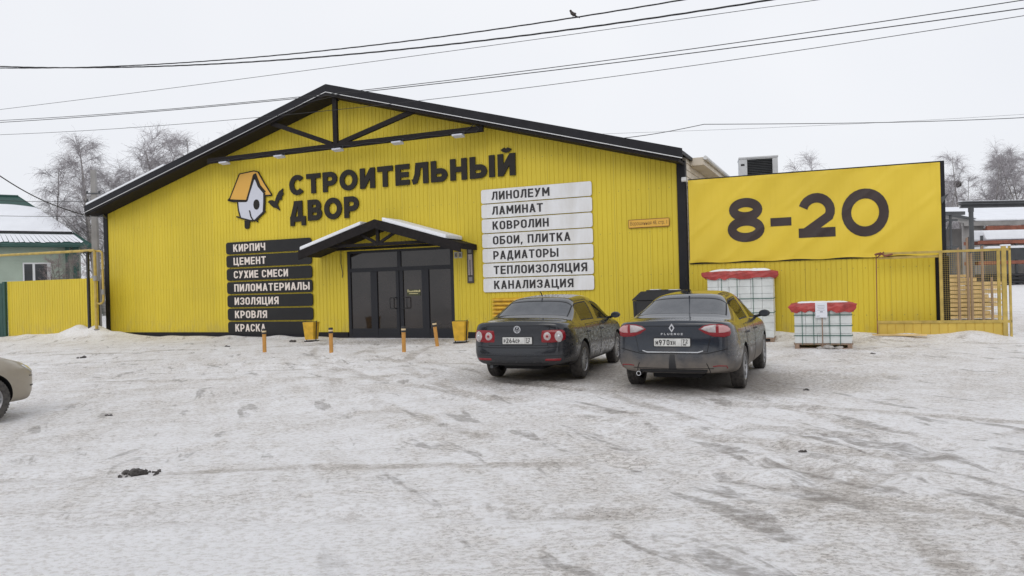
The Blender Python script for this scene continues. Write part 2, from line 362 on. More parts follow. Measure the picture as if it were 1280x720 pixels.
        if ch == '8':
            if s.oval: return s.loop(w_*.05, w_*.99, .47, 1.015)+s.loop(0, w_*1.04, -.015, .585), w_*1.04
            return s.loop(0, w_, 0, .5+c)+s.loop(w_*.04, w_*.96, .5-c, 1), w_
        if ch == '2':
            rx = w_/2-c; ry = .29 if s.oval else rx; yc = 1-c-ry
            top = arc(w_/2, yc, rx, ry, 165, -28, 12)
            return s.rib(top+[(c*1.3, c*.9)])+rc(0, w_, 0, t), w_
        if ch == '6': return s.loop(0, w_, 0, .6)+s.rib([(c, .3), (c, .45), (w_*.62, 1)]), w_
        if ch == '9': return s.loop(0, w_, .4, 1)+s.rib([(w_-c, .7), (w_-c, .55), (w_*.38, 0)]), w_
        if ch == '4': return rc(w_*.62, w_*.62+t, 0, .55)+rc(0, w_, .2, .2+t)+s.para(t*.55, .22, w_*.5, 1, t*1.1), w_
        if ch == '7': return rc(0, w_, 1-t, 1)+s.para(w_*.3, 0, w_-t*.55, 1-t*.5, t*1.1), w_
        if ch == '1': return rc(w_*.4, w_*.4+t, 0, 1)+s.para(t*.4, .72, w_*.4+c, 1, t), w_*.4+t
        raise ValueError(ch)
    def layout(s, txt, gap):
        q = []; x = 0
        for ch in txt:
            g, a = s.glyph(ch); q += [[(px+x, py) for px, py in f] for f in g]; x += a+gap
        return q, x-gap
def lettering(mb, let, txt, x0, z0, h, width=None, gap=.11, d0=0., d1=.012, mp=None):
    """letters x0.. along +X, cap height h; each stroke its own thin prism, a hair deeper than the last"""
    q, wd = let.layout(txt, gap); sx = (width/wd) if width else h
    mp = mp or (lambda a, b, d: (a, -d, b))
    for i, f in enumerate(q):
        e = .0007*(i % 7)
        mb.prism([(x0+px*sx, z0+py*h) for px, py in f], d0, d1+e, mp)
    return wd*sx
DIN = Let(.165, .56); EXB = Let(.25, .76, True); NUM = Let(.215, .86, True); PLT = Let(.15, .52)
# ------------------------------------------------------------------ ground: one sheet to the horizon
def grown(a0, a1, st, far, k=1.25):
    xs = list(np.arange(a0, a1+1e-6, st)); d = st
    while xs[-1] < far: d *= k; xs.append(xs[-1]+d)
    d = st
    while xs[0] > -far: d *= k; xs.insert(0, xs[0]-d)
    return np.array(xs)
gx = grown(-22, 14, .10, 700); gy = grown(2.2, 33, .10, 700)
XX, YY = np.meshgrid(gx, gy); ZZ = gz(XX, YY)
gm = bpy.data.meshes.new('ground'); nx, ny = len(gx), len(gy)
co = np.stack([XX, YY, ZZ], -1).reshape(-1, 3); idx = np.arange(nx*ny).reshape(ny, nx)
fq = np.stack([idx[:-1, :-1], idx[:-1, 1:], idx[1:, 1:], idx[1:, :-1]], -1).reshape(-1, 4)
gm.vertices.add(len(co)); gm.vertices.foreach_set('co', co.ravel())
gm.loops.add(fq.size); gm.loops.foreach_set('vertex_index', fq.ravel()); gm.polygons.add(len(fq))
gm.polygons.foreach_set('loop_start', np.arange(0, fq.size, 4)); gm.polygons.foreach_set('use_smooth', np.ones(len(fq), bool))
gm.update(calc_edges=True); gm.validate()
gmat = mat('trodden_snow', (.7, .7, .7), .8, spec=.25); g = NG(gmat)
P = g.tc.outputs['Object']; px_, py_, pz_ = g.sep(P)
V0 = g.map((1, 1, 1))
big = g.noise(V0, .20, 4, .55)
s1 = g.noise(g.map((.30, 2.2, 1), R(4)), 1.0, 7, .66, .7)        # long sideways wheel smears
s2 = g.noise(g.map((2.0, .26, 1), R(-34)), 1.0, 6, .62, .5)       # smears running up to the door
s3 = g.noise(g.map((2.6, .40, 1), R(17)), 1.1, 6, .64, .5)
gr = g.noise(g.map((1, 1.5, 1)), 17, 6, .75)                      # grit and crushed ice
gr2 = g.noise(g.map((1, 1.7, 1)), 5.5, 6, .72)
flk = g.noise(g.map((1, 2.0, 1), R(8)), 30, 3, .6)
sm = g.math('ADD', g.math('MULTIPLY', s1, .30), g.math('ADD', g.math('MULTIPLY', s2, .33), g.math('MULTIPLY', s3, .37)))
def blob(cx, cy, rx, ry):
    a = g.math('POWER', g.math('DIVIDE', g.math('SUBTRACT', px_, cx), rx), 2.); b = g.math('POWER', g.math('DIVIDE', g.math('SUBTRACT', py_, cy), ry), 2.)
    return g.ramp(g.math('ADD', a, b), 1.25, .05)
def rut(cx, cy, r, wd=.16):                            # one wheel track, an arc of a turning circle
    dx_ = g.math('SUBTRACT', px_, cx); dy_ = g.math('SUBTRACT', py_, cy)
    d = g.math('SQRT', g.math('ADD', g.math('MULTIPLY', dx_, dx_), g.math('MULTIPLY', dy_, dy_)))
    d = g.math('ADD', d, g.math('MULTIPLY', g.math('SUBTRACT', g.noise(V0, .35, 2), .5), .5))
    return g.ramp(g.math('ABSOLUTE', g.math('SUBTRACT', d, r)), wd, wd*.35)
ruts = None
for (cx, cy, r) in RUTS:
    q = rut(cx, cy, r); ruts = q if ruts is None else g.math('MAXIMUM', ruts, q)
rbreak = g.ramp(g.noise(g.map((1, 1, 1)), .55, 4, .6), .42, .62)
ruts = g.math('MULTIPLY', ruts, rbreak)
dirty = g.ramp(g.math('ADD', g.math('MULTIPLY', sm, .56), g.math('ADD', g.math('MULTIPLY', big, .20), g.math('MULTIPLY', gr2, .24))), .43, .60)
cleanl = g.math('MULTIPLY', g.ramp(g.math('ADD', px_, g.math('MULTIPLY', big, 5)), 2.6, .2), g.ramp(g.math('ADD', py_, g.math('MULTIPLY', s1, 4)), 8.8, 6.8))
clean = g.math('MAXIMUM', cleanl, g.math('MAXIMUM', g.ramp(pz_, .10, .22), g.ramp(py_, 30, 40)))
keep = g.math('SUBTRACT', 1., g.math('MULTIPLY', clean, .85))
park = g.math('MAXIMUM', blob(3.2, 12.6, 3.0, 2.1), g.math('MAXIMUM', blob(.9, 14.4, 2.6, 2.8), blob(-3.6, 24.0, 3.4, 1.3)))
dirty = g.math('MULTIPLY', g.math('MINIMUM', g.math('ADD', dirty, g.math('MULTIPLY', ruts, .55)), 1.), keep)
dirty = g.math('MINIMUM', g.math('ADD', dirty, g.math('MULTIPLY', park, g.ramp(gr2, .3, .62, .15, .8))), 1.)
snowc = g.mix(g.ramp(gr, .40, .52), (.76, .74, .725), (.93, .925, .935))
dirtc = g.mix(g.ramp(gr, .43, .56), (.40, .352, .308), (.79, .748, .70))
col = g.mix(g.math('MULTIPLY', dirty, .72), snowc, dirtc)
col = g.mix(g.math('MULTIPLY', g.math('MULTIPLY', ruts, keep), g.ramp(gr2, .35, .65, .05, .55)), col, (.34, .305, .275))
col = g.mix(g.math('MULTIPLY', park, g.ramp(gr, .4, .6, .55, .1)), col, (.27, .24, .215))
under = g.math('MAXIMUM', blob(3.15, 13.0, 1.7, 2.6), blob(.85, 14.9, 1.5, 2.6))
col = g.mix(g.math('MULTIPLY', under, .75), col, (.17, .15, .135))  # dirty ground below the cars, with their wheel shadow darkened into the colour
# dark frozen patches where the ice shows through
dk = g.noise(g.map((2.3, .62, 1), R(20)), 1.15, 5, .6, .7)
right = g.math('MULTIPLY', g.ramp(px_, -1.5, 3.0), g.ramp(py_, 10.5, 6.5))
dm = g.math('MULTIPLY', g.ramp(g.math('ADD', dk, g.math('MULTIPLY', right, .05)), .585, .66), keep)
col = g.mix(g.math('MULTIPLY', dm, g.ramp(gr2, .3, .6, .10, .7)), col, (.25, .225, .205))
# flecks of grit, thick where the lot is dirty
fm = g.math('MULTIPLY', g.ramp(flk, .59, .64), g.ramp(dirty, 0, .9, .08, .65))
col = g.mix(fm, col, (.14, .122, .108))
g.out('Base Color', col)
g.out('Roughness', g.ramp(dirty, 0, 1, .85, .62))
hgt = g.math('ADD', g.math('MULTIPLY', gr, 1.1), g.math('ADD', g.math('MULTIPLY', gr2, 1.1), g.math('ADD', g.math('MULTIPLY', sm, 1.4), g.math('MULTIPLY', ruts, -.5))))
g.bump(hgt, .7, .05)
gm.materials.append(gmat)
go = bpy.data.objects.new('ground', gm); COL.objects.link(go); go['kind'] = 'structure'

# ------------------------------------------------------------------ the yellow hall
hall = empty('shop_building', F(0, 0), -PSI, 'long yellow corrugated hall with black gabled roof and glazed entrance under a small porch', 'building')
TOPZ, EAVZ = 8.63, 5.30; MIDX = -HW/2; SLP = (TOPZ-EAVZ)/(HW/2+.1)
def roof_z(x): return TOPZ-SLP*abs(x-MIDX)
def corr(mb, x0, x1, zb, zt, pitch=.15, y=0, dep=.012, grv=.022):
    """corrugated sheet facing -Y: wide ribs and narrow grooves, one strip of quads per facet"""
    xs = []; n = int(round((x1-x0)/pitch)); p = (x1-x0)/max(n, 1)
    for i in range(n):
        a = x0+i*p; xs += [(a, 0), (a+p-grv, 0), (a+p-grv*.78, dep), (a+p-grv*.22, dep)]
    xs.append((x1, 0))
    vs_ = []; fs = []
    for x, d in xs: vs_ += [(x, y+d, zb(x) if callable(zb) else zb), (x, y+d, zt(x) if callable(zt) else zt)]
    for i in range(len(xs)-1): fs.append((2*i, 2*i+2, 2*i+3, 2*i+1))
    mb.add(vs_, fs)
DX0, DX1, DZ = -11.72, -7.55, 3.0
m = MB(); zt = lambda x: roof_z(x)-.14
corr(m, -HW+.2, DX0, .2, zt); corr(m, DX1, -.22, .2, zt); corr(m, DX0, DX1, DZ, zt)
m.build('front_wall', MY, hall)
m = MB(); m.box(-HW+.2, -.22, .02, .20, DZ, 5.0)       # wall core behind the sheets
m.box(-HW+.2, DX0, .02, .2, 0, DZ); m.box(DX1, -.22, .02, .2, 0, DZ)
m.add([(-HW+.2, .05, 5.0), (-.22, .05, 5.0), (MIDX, .05, TOPZ-.25)], [(0, 1, 2)])
m.build('wall_core', MBLK, hall)
m = MB(); m.box(-HW+.2, DX0-.02, -.035, .02, -.2, .2); m.box(DX1+.02, -.22, -.035, .02, -.2, .2); m.build('plinth', MBLK, hall, bevel=.008)
m = MB(); m.box(-.22, .02, -.045, .2, -.2, EAVZ-.2); m.build('corner_trim', MBLK, hall, bevel=.01)
m = MB(); m.box(-HW-.02, -HW+.2, -.045, .2, -.2, EAVZ-.2); m.build('corner_trim', MBLK, hall, bevel=.01)
m = MB(); m.T = Matrix.Rotation(PI/2, 4, 'Z')          # siding boards of the long side wall
for i in range(26):
    z = .2+i*.195; m.hexa([(.2, -.02, z), (34, -.02, z), (34, .1, z), (.2, .1, z), (.2, -.002, z+.19), (34, -.002, z+.19), (34, .1, z+.19), (.2, .1, z+.19)])
m.build('side_wall', MBEI, hall)
m = MB(); m.box(-HW, -HW+.15, .2, 34, 0, 5.1); m.box(-HW, 0, 33.9, 34, 0, 5.1); m.build('rear_wall', MBEI, hall)
# roof: two slabs, verge boards, soffit, eave box, snow
OV = .78
def slope_box(mb, xa, xb, y0, y1, t0, t1, off=0):      # slab following the roof line between two x on one side
    za, zb_ = roof_z(xa)+off, roof_z(xb)+off
    mb.hexa([(xa, y0, za-t1), (xb, y0, zb_-t1), (xb, y1, zb_-t1), (xa, y1, za-t1), (xa, y0, za-t0), (xb, y0, zb_-t0), (xb, y1, zb_-t0), (xa, y1, za-t0)])
m = MB(); slope_box(m, -HW-.12, MIDX, -OV+.03, 34.3, .02, .12); slope_box(m, MIDX, .1, -OV+.03, 34.3, .02, .12); rf = m.build('roof', MBLK, hall)
m = MB(); slope_box(m, -HW-.12, MIDX, -OV-.03, -OV+.03, -.03, .27); slope_box(m, MIDX, .10, -OV-.03, -OV+.03, -.03, .27); m.build('verge_board', MBLK, rf, bevel=.006)
m = MB(); slope_box(m, -HW-.1, MIDX, -OV+.0, -.03, .275, .36); slope_box(m, MIDX, .0, -OV+.0, -.03, .275, .36); m.build('soffit', MBW, rf)
m = MB(); m.tube([(-HW-.1, -OV-.04, roof_z(-HW-.1)-.245), (MIDX, -OV-.04, TOPZ-.245), (.1, -OV-.04, roof_z(.1)-.245)], .013, 6); m.build('edge_cable', MWHT, rf)
m = MB(); m.tube([(-HW-.1, -OV-.045, roof_z(-HW-.1)-.33), (-20, -OV-.045, roof_z(-20)-.30), (MIDX-1, -OV-.045, TOPZ-.52), (MIDX+.5, -OV-.045, TOPZ-.43)], .009, 5); m.build('edge_cable', MWIRE, rf)
m = MB(); slope_box(m, -HW-.08, MIDX-7.6, -OV-.0, 33, -.13, -.035); slope_box(m, MIDX+8.5, .02, -.1, 33, -.05, -.005)
slope_box(m, MIDX-7.6, MIDX-3, .3, 33, -.10, -.005); m.build('roof_snow', MSNOW, rf, bevel=.03)
m = MB(); m.box(.02, .42, .75, 34, EAVZ-.24, EAVZ-.02); [m.box(.03, .41, .75+k*1.1, .77+k*1.1, EAVZ-.25, EAVZ-.235) for k in range(28)]
m.build('eave_box', MBEI, rf, bevel=.01)
m = MB(); m.tube([(.48, .7, EAVZ-.05), (.48, 34, EAVZ-.12)], .06, 10); m.build('gutter', MWHT, rf, smooth=True)
m = MB(); m.tube([(-.06, -.12, 4.55), (.06, -.12, 4.55)], .07, 12); m.tube([(.0, -.12, 4.55), (0, 0, 4.6)], .02, 6); tag(m.build('wall_lamp', MWHT, None, F(0, 0), -PSI, smooth=True), 'small white round lamp on the black corner post beside the banner', 'lamp')
# open truss in the gable
m = MB(); YT = -.62; cz = 6.56
m.bar((-17.35, YT, cz), (-6.05, YT, cz), .19, .10, (0, 1, 0))
m.bar((-11.6, YT+.0, cz+.06), (-11.6, YT, roof_z(-11.6)-.2), .17, .11); 
m.bar((-11.75, YT+.004, cz+.08), (-14.45, YT+.004, roof_z(-14.45)-.22), .16, .11); m.bar((-11.45, YT+.004, cz+.08), (-8.35, YT+.004, roof_z(-8.35)-.22), .16, .11)
m.build('gable_truss', MBW, hall, bevel=.006)
m = MB(); pts = [(-17.2+i*.3, YT-.07, cz-.06+.03*math.sin(i*1.7)+.02*random.random()) for i in range(38)]; m.tube(pts, .012, 5)
m.tube([(-6.6, YT-.07, cz), (-6.3, YT-.1, cz+.15), (-6.15, YT-.1, cz-.02), (-6.3, YT-.08, cz-.12)], .014, 5); m.build('lamp_cable', MWIRE, hall)
# entrance
ent = MB(); Y0, Y1 = -.005, .09; fr = .075
def fbox(a, b, z0, z1, y0=Y0, y1=Y1): ent.box(-a, -b, y0, y1, z0, z1)
fbox(11.72, 11.60, 0, 3.0); fbox(7.67, 7.55, 0, 3.0); fbox(11.60, 7.67, 2.92, 3.0); fbox(11.60, 7.67, 2.27, 2.40); fbox(11.60, 7.67, 0, .10)
bays = [(11.60, 10.78), (10.52, 9.77), (9.49, 8.76), (8.50, 7.67)]
fbox(10.78, 10.52, .10, 2.27); fbox(9.77, 9.655, .10, 2.27, Y0+.006); fbox(9.605, 9.49, .10, 2.27, Y0+.006); fbox(8.76, 8.50, .10, 2.27)
fbox(9.655, 9.605, .10, 2.27, .03); fbox(9.70, 9.56, 2.40, 2.92, Y0+.01)
for a, b in bays: fbox(a, b, .10, .32, Y0+.012)
ent = ent.build('entrance', MFRM, hall, bevel=.006)
def pane(a, b, z0, z1):
    m = MB(); m.box(-a, -b, .04, .06, z0, z1); return m.build('glass_pane', MGLS, ent)
for a, b in bays: pane(a, b, .32, 2.27)
pane(11.60, 9.70, 2.40, 2.92); pane(9.56, 7.67, 2.40, 2.92)
for a in (9.86, 9.40):
    m = MB(); d = .20 if a > 9.6 else -.20; zc = 1.18
    pts = [(-a-.0+d*.0, -.01, zc+.19)]
    x = -a
    m.tube([(x+d*.5, -.005, zc+.18), (x+d*.5, -.09, zc+.18), (x-d*.45, -.09, zc+.18), (x-d*.5, -.09, zc+.15), (x-d*.5, -.09, zc-.15), (x-d*.45, -.09, zc-.18), (x+d*.5, -.09, zc-.18), (x+d*.5, -.005, zc-.18)], .016, 8); m.build('door_handle', MBPL, ent, smooth=True)
m = MB(); m.box(-9.36, -8.84, .028, .036, 1.42, 1.62); st = m.build('door_sticker', mat('sticker_dark_green', (.045, .05, .018), .5), ent)
m = MB(); x = -9.33
for wd_, h_ in ((.035, .09), (.03, .05), (.05, .04), (.05, .05), (.03, .06), (.05, .06), (.05, .05), (.04, .07)): m.box(x, x+wd_, .024, .029, 1.535, 1.535+h_); x += wd_+.022
m.box(-9.27, -8.93, .024, .029, 1.475, 1.495); m.build('sticker_lettering', mat('sticker_yellow', (.62, .56, .30), .5), st)
# porch
PX, PZ, PE, PW, PD = -9.78, 3.93, 3.03, 3.10, 1.15
def pz(x): return PZ-(PZ-PE)*abs(x-PX)/PW
def pslope(mb, xa, xb, y0, y1, o0, o1):
    mb.hexa([(xa, y0, pz(xa)+o0), (xb, y0, pz(xb)+o0), (xb, y1, pz(xb)+o0), (xa, y1, pz(xa)+o0), (xa, y0, pz(xa)+o1), (xb, y0, pz(xb)+o1), (xb, y1, pz(xb)+o1), (xa, y1, pz(xa)+o1)])
m = MB(); 
for a, b in ((PX-PW, PX), (PX, PX+PW)):
    pslope(m, a, b, -PD+.03, -.002, -.2, -.02); pslope(m, a, b, -PD-.03, -PD+.03, -.30, -.0)
por = m.build('porch', MBW, hall, bevel=.006)
m = MB(); yt = -PD+.16
m.bar((PX-PW*.72, yt, 3.13), (PX+PW*.72, yt, 3.13), .10, .08); m.bar((PX, yt, 3.16), (PX, yt, PZ-.12), .11, .08)
for s_ in (-1, 1): m.bar((PX+s_*.08, yt+.003, 3.18), (PX+s_*.85, yt+.003, pz(PX+.85)-.1), .09, .08); m.bar((PX+s_*2.1, -.01, 3.05), (PX+s_*2.1, -PD+.1, 3.05), .08, .09)
m.bar((PX-2.35, -.05, 3.08), (PX+2.35, -.05, 3.08), .08, .09)
m.build('porch_truss', MBW, por, bevel=.005)
m = MB(); pslope(m, PX-PW+.06, PX-.55, -PD-.02, -.03, .004, .13); pslope(m, PX+.28, PX+PW-.5, -PD-.02, -.03, .004, .13); m.build('porch_snow', MSNOW, por, bevel=.035)
m = MB(); m.tube([(-11.95, -.03, 3.05), (-11.97, -.03, 2.6), (-11.9, -.03, 2.25), (-11.93, -.03, 2.1)], .012, 5); m.build('loose_cable', MWIRE, hall)
m = MB(); zl = 1.28
for i in range(6): m.hexa([(-6.15, -.10, zl-.03), (-4.4, -.10, zl-.03), (-4.4, -.02, zl), (-6.15, -.02, zl), (-6.15, -.11, zl-.085), (-4.4, -.11, zl-.085), (-4.4, -.09, zl-.08), (-6.15, -.09, zl-.08)]); zl -= .125
m.box(-6.12, -4.4, -.02, .0, .55, 1.28); m.build('louvre_grille', MYD, hall)
# heavy small fittings under the roof ends
m = MB(); m.tube([(-23.6, -.35, 4.92), (-23.1, -.5, 4.95), (-23.45, -.1, 4.86)], .03, 6); m.build('bracket', MSTL, hall)

# floodlights hung under the truss
for i, (u, lab) in enumerate([(16.48, 'leftmost of the five pale floodlights under the gable truss, at its far left end'), (13.95, 'pale floodlight second from the left on the truss, above the birdhouse emblem'), (11.47, 'pale floodlight at the foot of the truss king post'), (9.11, 'pale floodlight right of the king post, fourth along the truss'), (6.88, 'rightmost pale floodlight at the right end of the truss')]):
    e = empty('floodlight', F(u, .70, 6.42), -PSI, lab, 'floodlight', 'floodlights under the gable truss')
    m = MB(); m.hexa([(-.18, -.12, -.02), (.18, -.12, -.02), (.18, .10, -.06), (-.18, .10, -.06), (-.18, -.13, .03), (.18, -.13, .03), (.17, .09, .02), (-.17, .09, .02)]); m.build('housing', MLGW, e, bevel=.012)
    m = MB(); m.bar((-.19, 0, .03), (-.19, .05, .13), .03, .02, (1, 0, 0)); m.bar((.19, 0, .03), (.19, .05, .13), .03, .02, (1, 0, 0)); m.box(-.2, .2, .03, .06, .10, .13); m.build('bracket', MSTL, e)

# ------------------------------------------------------------------ signs on the hall
title = empty('lettering_sign', F(14.1, .03, 4.1), -PSI, 'large dark two-line lettering with birdhouse and bird emblem on the yellow gable', 'sign')
m = MB(); lettering(m, EXB, 'СТРОИТЕЛЬНЫЙ', 0, 1.02, .70, 8.86, .13, 0, .035); m.build('lettering', MTB, title)
m = MB(); lettering(m, EXB, 'ДВОР', 0, .06, .74, 2.96, .13, 0, .035); m.build('lettering', MTB, title)
# emblem outlines in metres right of / above the same origin
def ep(x, y): return ((x-365)/678*0+(x*.1180+280), (y*.1181+205))
def LP(px, py):                                       # emblem sketch grid -> sign metres
    return ((px-60)/592*2.60-2.86, (678-py)/602*2.09-.05)
def flat(mb, pts, d0, d1): mb.prism([LP(*p) for p in pts], d0, d1, lambda a, b, d: (a, -d, b))
bh = MB(); flat(bh, [(158, 388), (262, 392), (345, 165), (445, 320), (440, 512), (352, 592), (255, 590), (180, 550)], .0, .02)
bho = bh.build('birdhouse_front', MLGW, title)
m = MB(); flat(m, [(70, 350), (185, 92), (345, 82), (385, 95), (525, 345), (455, 340), (352, 112), (330, 180), (258, 380)], .0, .018); m.build('birdhouse_roof', MORG, title)
m = MB(); L_ = Let(9, 1)
def stroke(pts, t, d1=.03, cl=False):
    for i, q in enumerate(L_.rib(pts, cl, t)): flat(m, q, .004, d1+.0006*(i % 5))
stroke([(50, 358), (150, 372), (258, 384), (350, 110)], 17); stroke([(60, 345), (70, 350), (185, 92), (345, 76), (388, 92), (450, 215), (525, 345)], 10); stroke([(55, 360), (110, 378), (256, 388)], 20)
stroke([(350, 108), (395, 240), (452, 315)], 30, .031); stroke([(340, 120), (262, 380)], 15); stroke([(525, 350), (460, 350)], 14)
stroke([(448, 320), (445, 420), (437, 520), (345, 600)], 20, .032); stroke([(158, 390), (165, 480), (185, 555)], 13); stroke([(140, 545), (200, 568), (310, 605), (352, 600), (455, 510)], 14, .033); stroke([(285, 490), (300, 560), (322, 600)], 12)
stroke([(370, 620), (352, 590)], 14)
flat(m, [(228, 590), (285, 600), (278, 670), (262, 685), (240, 683), (228, 665)], .004, .03)
m.prism([LP(362+32*math.cos(a*PI/10), 434+54*math.sin(a*PI/10)) for a in range(20)], .004, .034, lambda a, b, d: (a, -d, b))
m.build('birdhouse_outline', MTB, title)
m = MB(); flat(m, [(480, 420), (500, 402), (530, 402), (555, 418), (575, 440), (592, 470), (608, 518), (570, 490), (540, 480), (515, 455), (498, 430)], .004, .03)
flat(m, [(555, 425), (572, 370), (600, 320), (645, 288), (640, 330), (652, 345), (630, 370), (628, 405), (600, 408), (590, 440), (575, 450)], .004, .0312); m.build('bird_silhouette', MTB, title)

def rrect(x0, x1, z0, z1, r, left=True, right=True, n=5):
    p = []
    for cx, cz, a0, on in ((x1, z0, -90, right), (x1, z1, 0, right), (x0, z1, 90, left), (x0, z0, 180, left)):
        if not on: p.append((cx, cz)); continue
        qx = cx-r if cx == x1 else cx+r; qz = cz+r if cz == z0 else cz-r
        p += arc(qx, qz, r, r, a0, a0+90, n)
    return p
yz = lambda a, b, d: (a, -d, b)
LS = [('КИРПИЧ', 1.08), ('ЦЕМЕНТ', 1.10), ('СУХИЕ СМЕСИ', 2.53), ('ПИЛОМАТЕРИАЛЫ', 3.48), ('ИЗОЛЯЦИЯ', 2.07), ('КРОВЛЯ', 1.52), ('КРАСКА', 1.43)]
LS[0] = ('КИРПИЧ', 1.52); LS[1] = ('ЦЕМЕНТ', 1.53)
for i, (t_, wd_) in enumerate(LS):
    z0 = 3.60-.4955*(i+1)+.015
    e = empty('product_sign', F(17.15, .03, z0), -PSI, 'black strip sign with pale lettering reading %s, left of the entrance' % t_, 'sign', 'black product signs left of the entrance')
    m = MB(); m.prism(rrect(0, 3.95, 0, .445, .10), .0, .03, yz); m.build('board', MBS, e, bevel=.004)
    m = MB(); lettering(m, DIN, t_, .36, .085, .275, wd_, .13, .028, .036); m.build('lettering', MWT, e)
RS = [('ЛИНОЛЕУМ', 1.96), ('ЛАМИНАТ', 1.73), ('КОВРОЛИН', 1.91), ('ОБОИ, ПЛИТКА', 2.60), ('РАДИАТОРЫ', 2.20), ('ТЕПЛОИЗОЛЯЦИЯ', 3.11), ('КАНАЛИЗАЦИЯ', 2.66)]
for i, (t_, wd_) in enumerate(RS):
    z0 = 4.755-.471*(i+1)+.012
    e = empty('product_sign', F(6.46, .03, z0), -PSI, 'white strip sign with black lettering reading %s, right of the entrance' % t_, 'sign', 'white product signs right of the entrance')
    m = MB(); m.prism(rrect(0, 3.69, 0, .44, .07), .0, .03, yz); m.build('board', MWS, e, bevel=.004)
    m = MB(); lettering(m, DIN, t_, .38, .095, .265, wd_, .13, .028, .036); m.build('lettering', MBT, e)
def bfont(txt, name, mt, parent, x, z, h, wd_=None, y=-.03):
    c = bpy.data.curves.new('tmp', 'FONT'); c.body = txt; c.size = 1; o = bpy.data.objects.new('tmp', c); COL.objects.link(o)
    bpy.context.view_layer.update(); dg = bpy.context.evaluated_depsgraph_get(); me = bpy.data.meshes.new_from_object(o.evaluated_get(dg))
    bpy.data.objects.remove(o); bpy.data.curves.remove(c)
    xs = [v.co.x for v in me.vertices]; k = h/.72; kx = (wd_/(max(xs)-min(xs))) if wd_ else k
    for v in me.vertices: v.co = (x+(v.co.x-min(xs))*kx, y, z+v.co.y*k)
    me.materials.clear(); me.materials.append(mt); me.name = name
    p = bpy.data.objects.new(name, me); COL.objects.link(p); p.parent = parent; return p
e = empty('address_plaque', F(1.67, .03, 3.25), -PSI, 'small orange address plaque with dark border on the yellow wall near the right corner', 'sign')
m = MB(); m.prism(rrect(0, 1.21, 0, .25, .02), .0, .02, yz); m.build('board', mat('plaque_red_edge', (.22, .07, .02), .5), e)
m = MB(); m.box(.015, 1.195, -.024, -.018, .018, .232); m.build('face', mat('plaque_orange', (.72, .42, .06), .5), e)
bfont('Ворошинная 48, стр. 1', 'lettering', mat('plaque_brown', (.15, .06, .015), .5), e, .06, .08, .11, 1.08, -.0265)
e = empty('wall_thermometer', F(7.03, .03, 1.78), -PSI, 'tall narrow dark and white thermometer sign hanging right of the porch', 'sign')
m = MB(); m.box(0, .23, -.025, 0, 0, 1.16); m.build('board', mat('thermo_back', (.05, .04, .035), .5), e, bevel=.005)
m = MB(); m.box(.045, .185, -.031, -.024, .26, .92); m.build('scale', mat('thermo_scale', (.55, .47, .44), .5), e)
m = MB()
for k in range(20): m.box(.055, .10, -.034, -.030, .28+k*.031, .292+k*.031); m.box(.13, .175, -.034, -.030, .28+k*.031, .292+k*.031)
m.box(.105, .125, -.036, -.03, .20, .75); m.build('graduation', MBT, e)
m = MB(); m.box(.05, .18, -.031, -.024, .06, .20); m.box(.06, .17, -.031, -.024, .97, 1.10); m.build('emblem', mat('thermo_grey', (.2, .19, .19), .5), e)
for k, lb in ((0, 'left'), (1, 'right')):
    e = empty('hours_plate', F(7.50-.165*k, .03, 2.60), -PSI, 'tiny pale square notice beside the door frame, the %s one of the two' % lb, 'sign', 'two tiny notices beside the door')
    m = MB(); m.box(0, .13, -.012, 0, 0, .20); m.build('plate', mat('notice_grey', (.52, .50, .42), .5), e)
    m = MB(); m.box(.03, .055, -.016, -.011, .03, .17); m.box(.075, .10, -.016, -.011, .03, .17); m.box(.05, .08, -.016, -.011, .09, .115); m.build('marking', MBT, e)

# ------------------------------------------------------------------ fence with banner, right of the hall
fen = empty('yellow_fence', G(0, 0), -PSF, 'tall yellow sheet fence under the opening hours banner', 'fence')
m = MB(); corr(m, .06, 6.28, .12, 2.25, .13, 0, .010, .022); m.build('sheet_panel', MYF, fen)
m = MB(); m.box(.06, 6.28, .03, .07, .0, .10); m.box(.06, 6.28, .03, .09, 1.0, 1.08); m.box(.06, 6.40, .03, .09, 4.30, 4.38); m.build('rail', MBLK, fen)
for x in (.1, 2.2, 4.3, 6.33):
    m = MB(); m.box(x-.04, x+.04, .09, .17, -.2, 4.5); m.build('post', MBLK, fen)
m = MB()
for i in range(8): m.box(6.28+i*.045, 6.285+i*.045, .02, .028, .45, 2.1)
for i in range(34): m.box(6.28, 6.62, .03, .034, .45+i*.05, .455+i*.05)
m.box(6.30, 6.60, .06, .07, .45, 2.12); m.build('dark_mesh_panel', MBLK, fen)
m = MB(); m.prism([(6.44, 3.62), (6.62, 3.70), (6.46, 3.45)], .0, .1, yz); m.build('bracket', MSTL, fen)
def wrk(x, z):
    s_ = 0
    for (dx_, dz_, k, a) in ((.8, .6, 2.3, .010), (.75, .66, 4.9, .006), (.2, .98, 1.3, .006), (.95, -.3, 3.1, .004)):
        s_ += 1.7*a*math.sin(k*(x*dx_-z*dz_)*2+dx_*9)
    f = abs(((x*.64-z*.77)*.9) % 1.0-.5); s_ += .026*max(0, 1-f*9)*(.4+.6*math.sin(x*2.1+z)**2)
    return -s_
ban = empty('banner', G(.10, .06, 2.16), -PSF, 'wide yellow cloth banner with big dark opening hours 8-20 above the fence', 'banner')
m = MB(); NXb, NZb = 130, 50; BW, BH = 6.34, 2.36; vs_ = []; fs = []
for j in range(NZb+1):
    for i in range(NXb+1):
        x, z = BW*i/NXb, BH*j/NZb; ed = min(i, NXb-i, j*2, (NZb-j)*2)/6; vs_.append((x, wrk(x, z)*min(1, .3+ed), z+(.015*math.sin(x*5)*(1 if j == 0 else 0))))
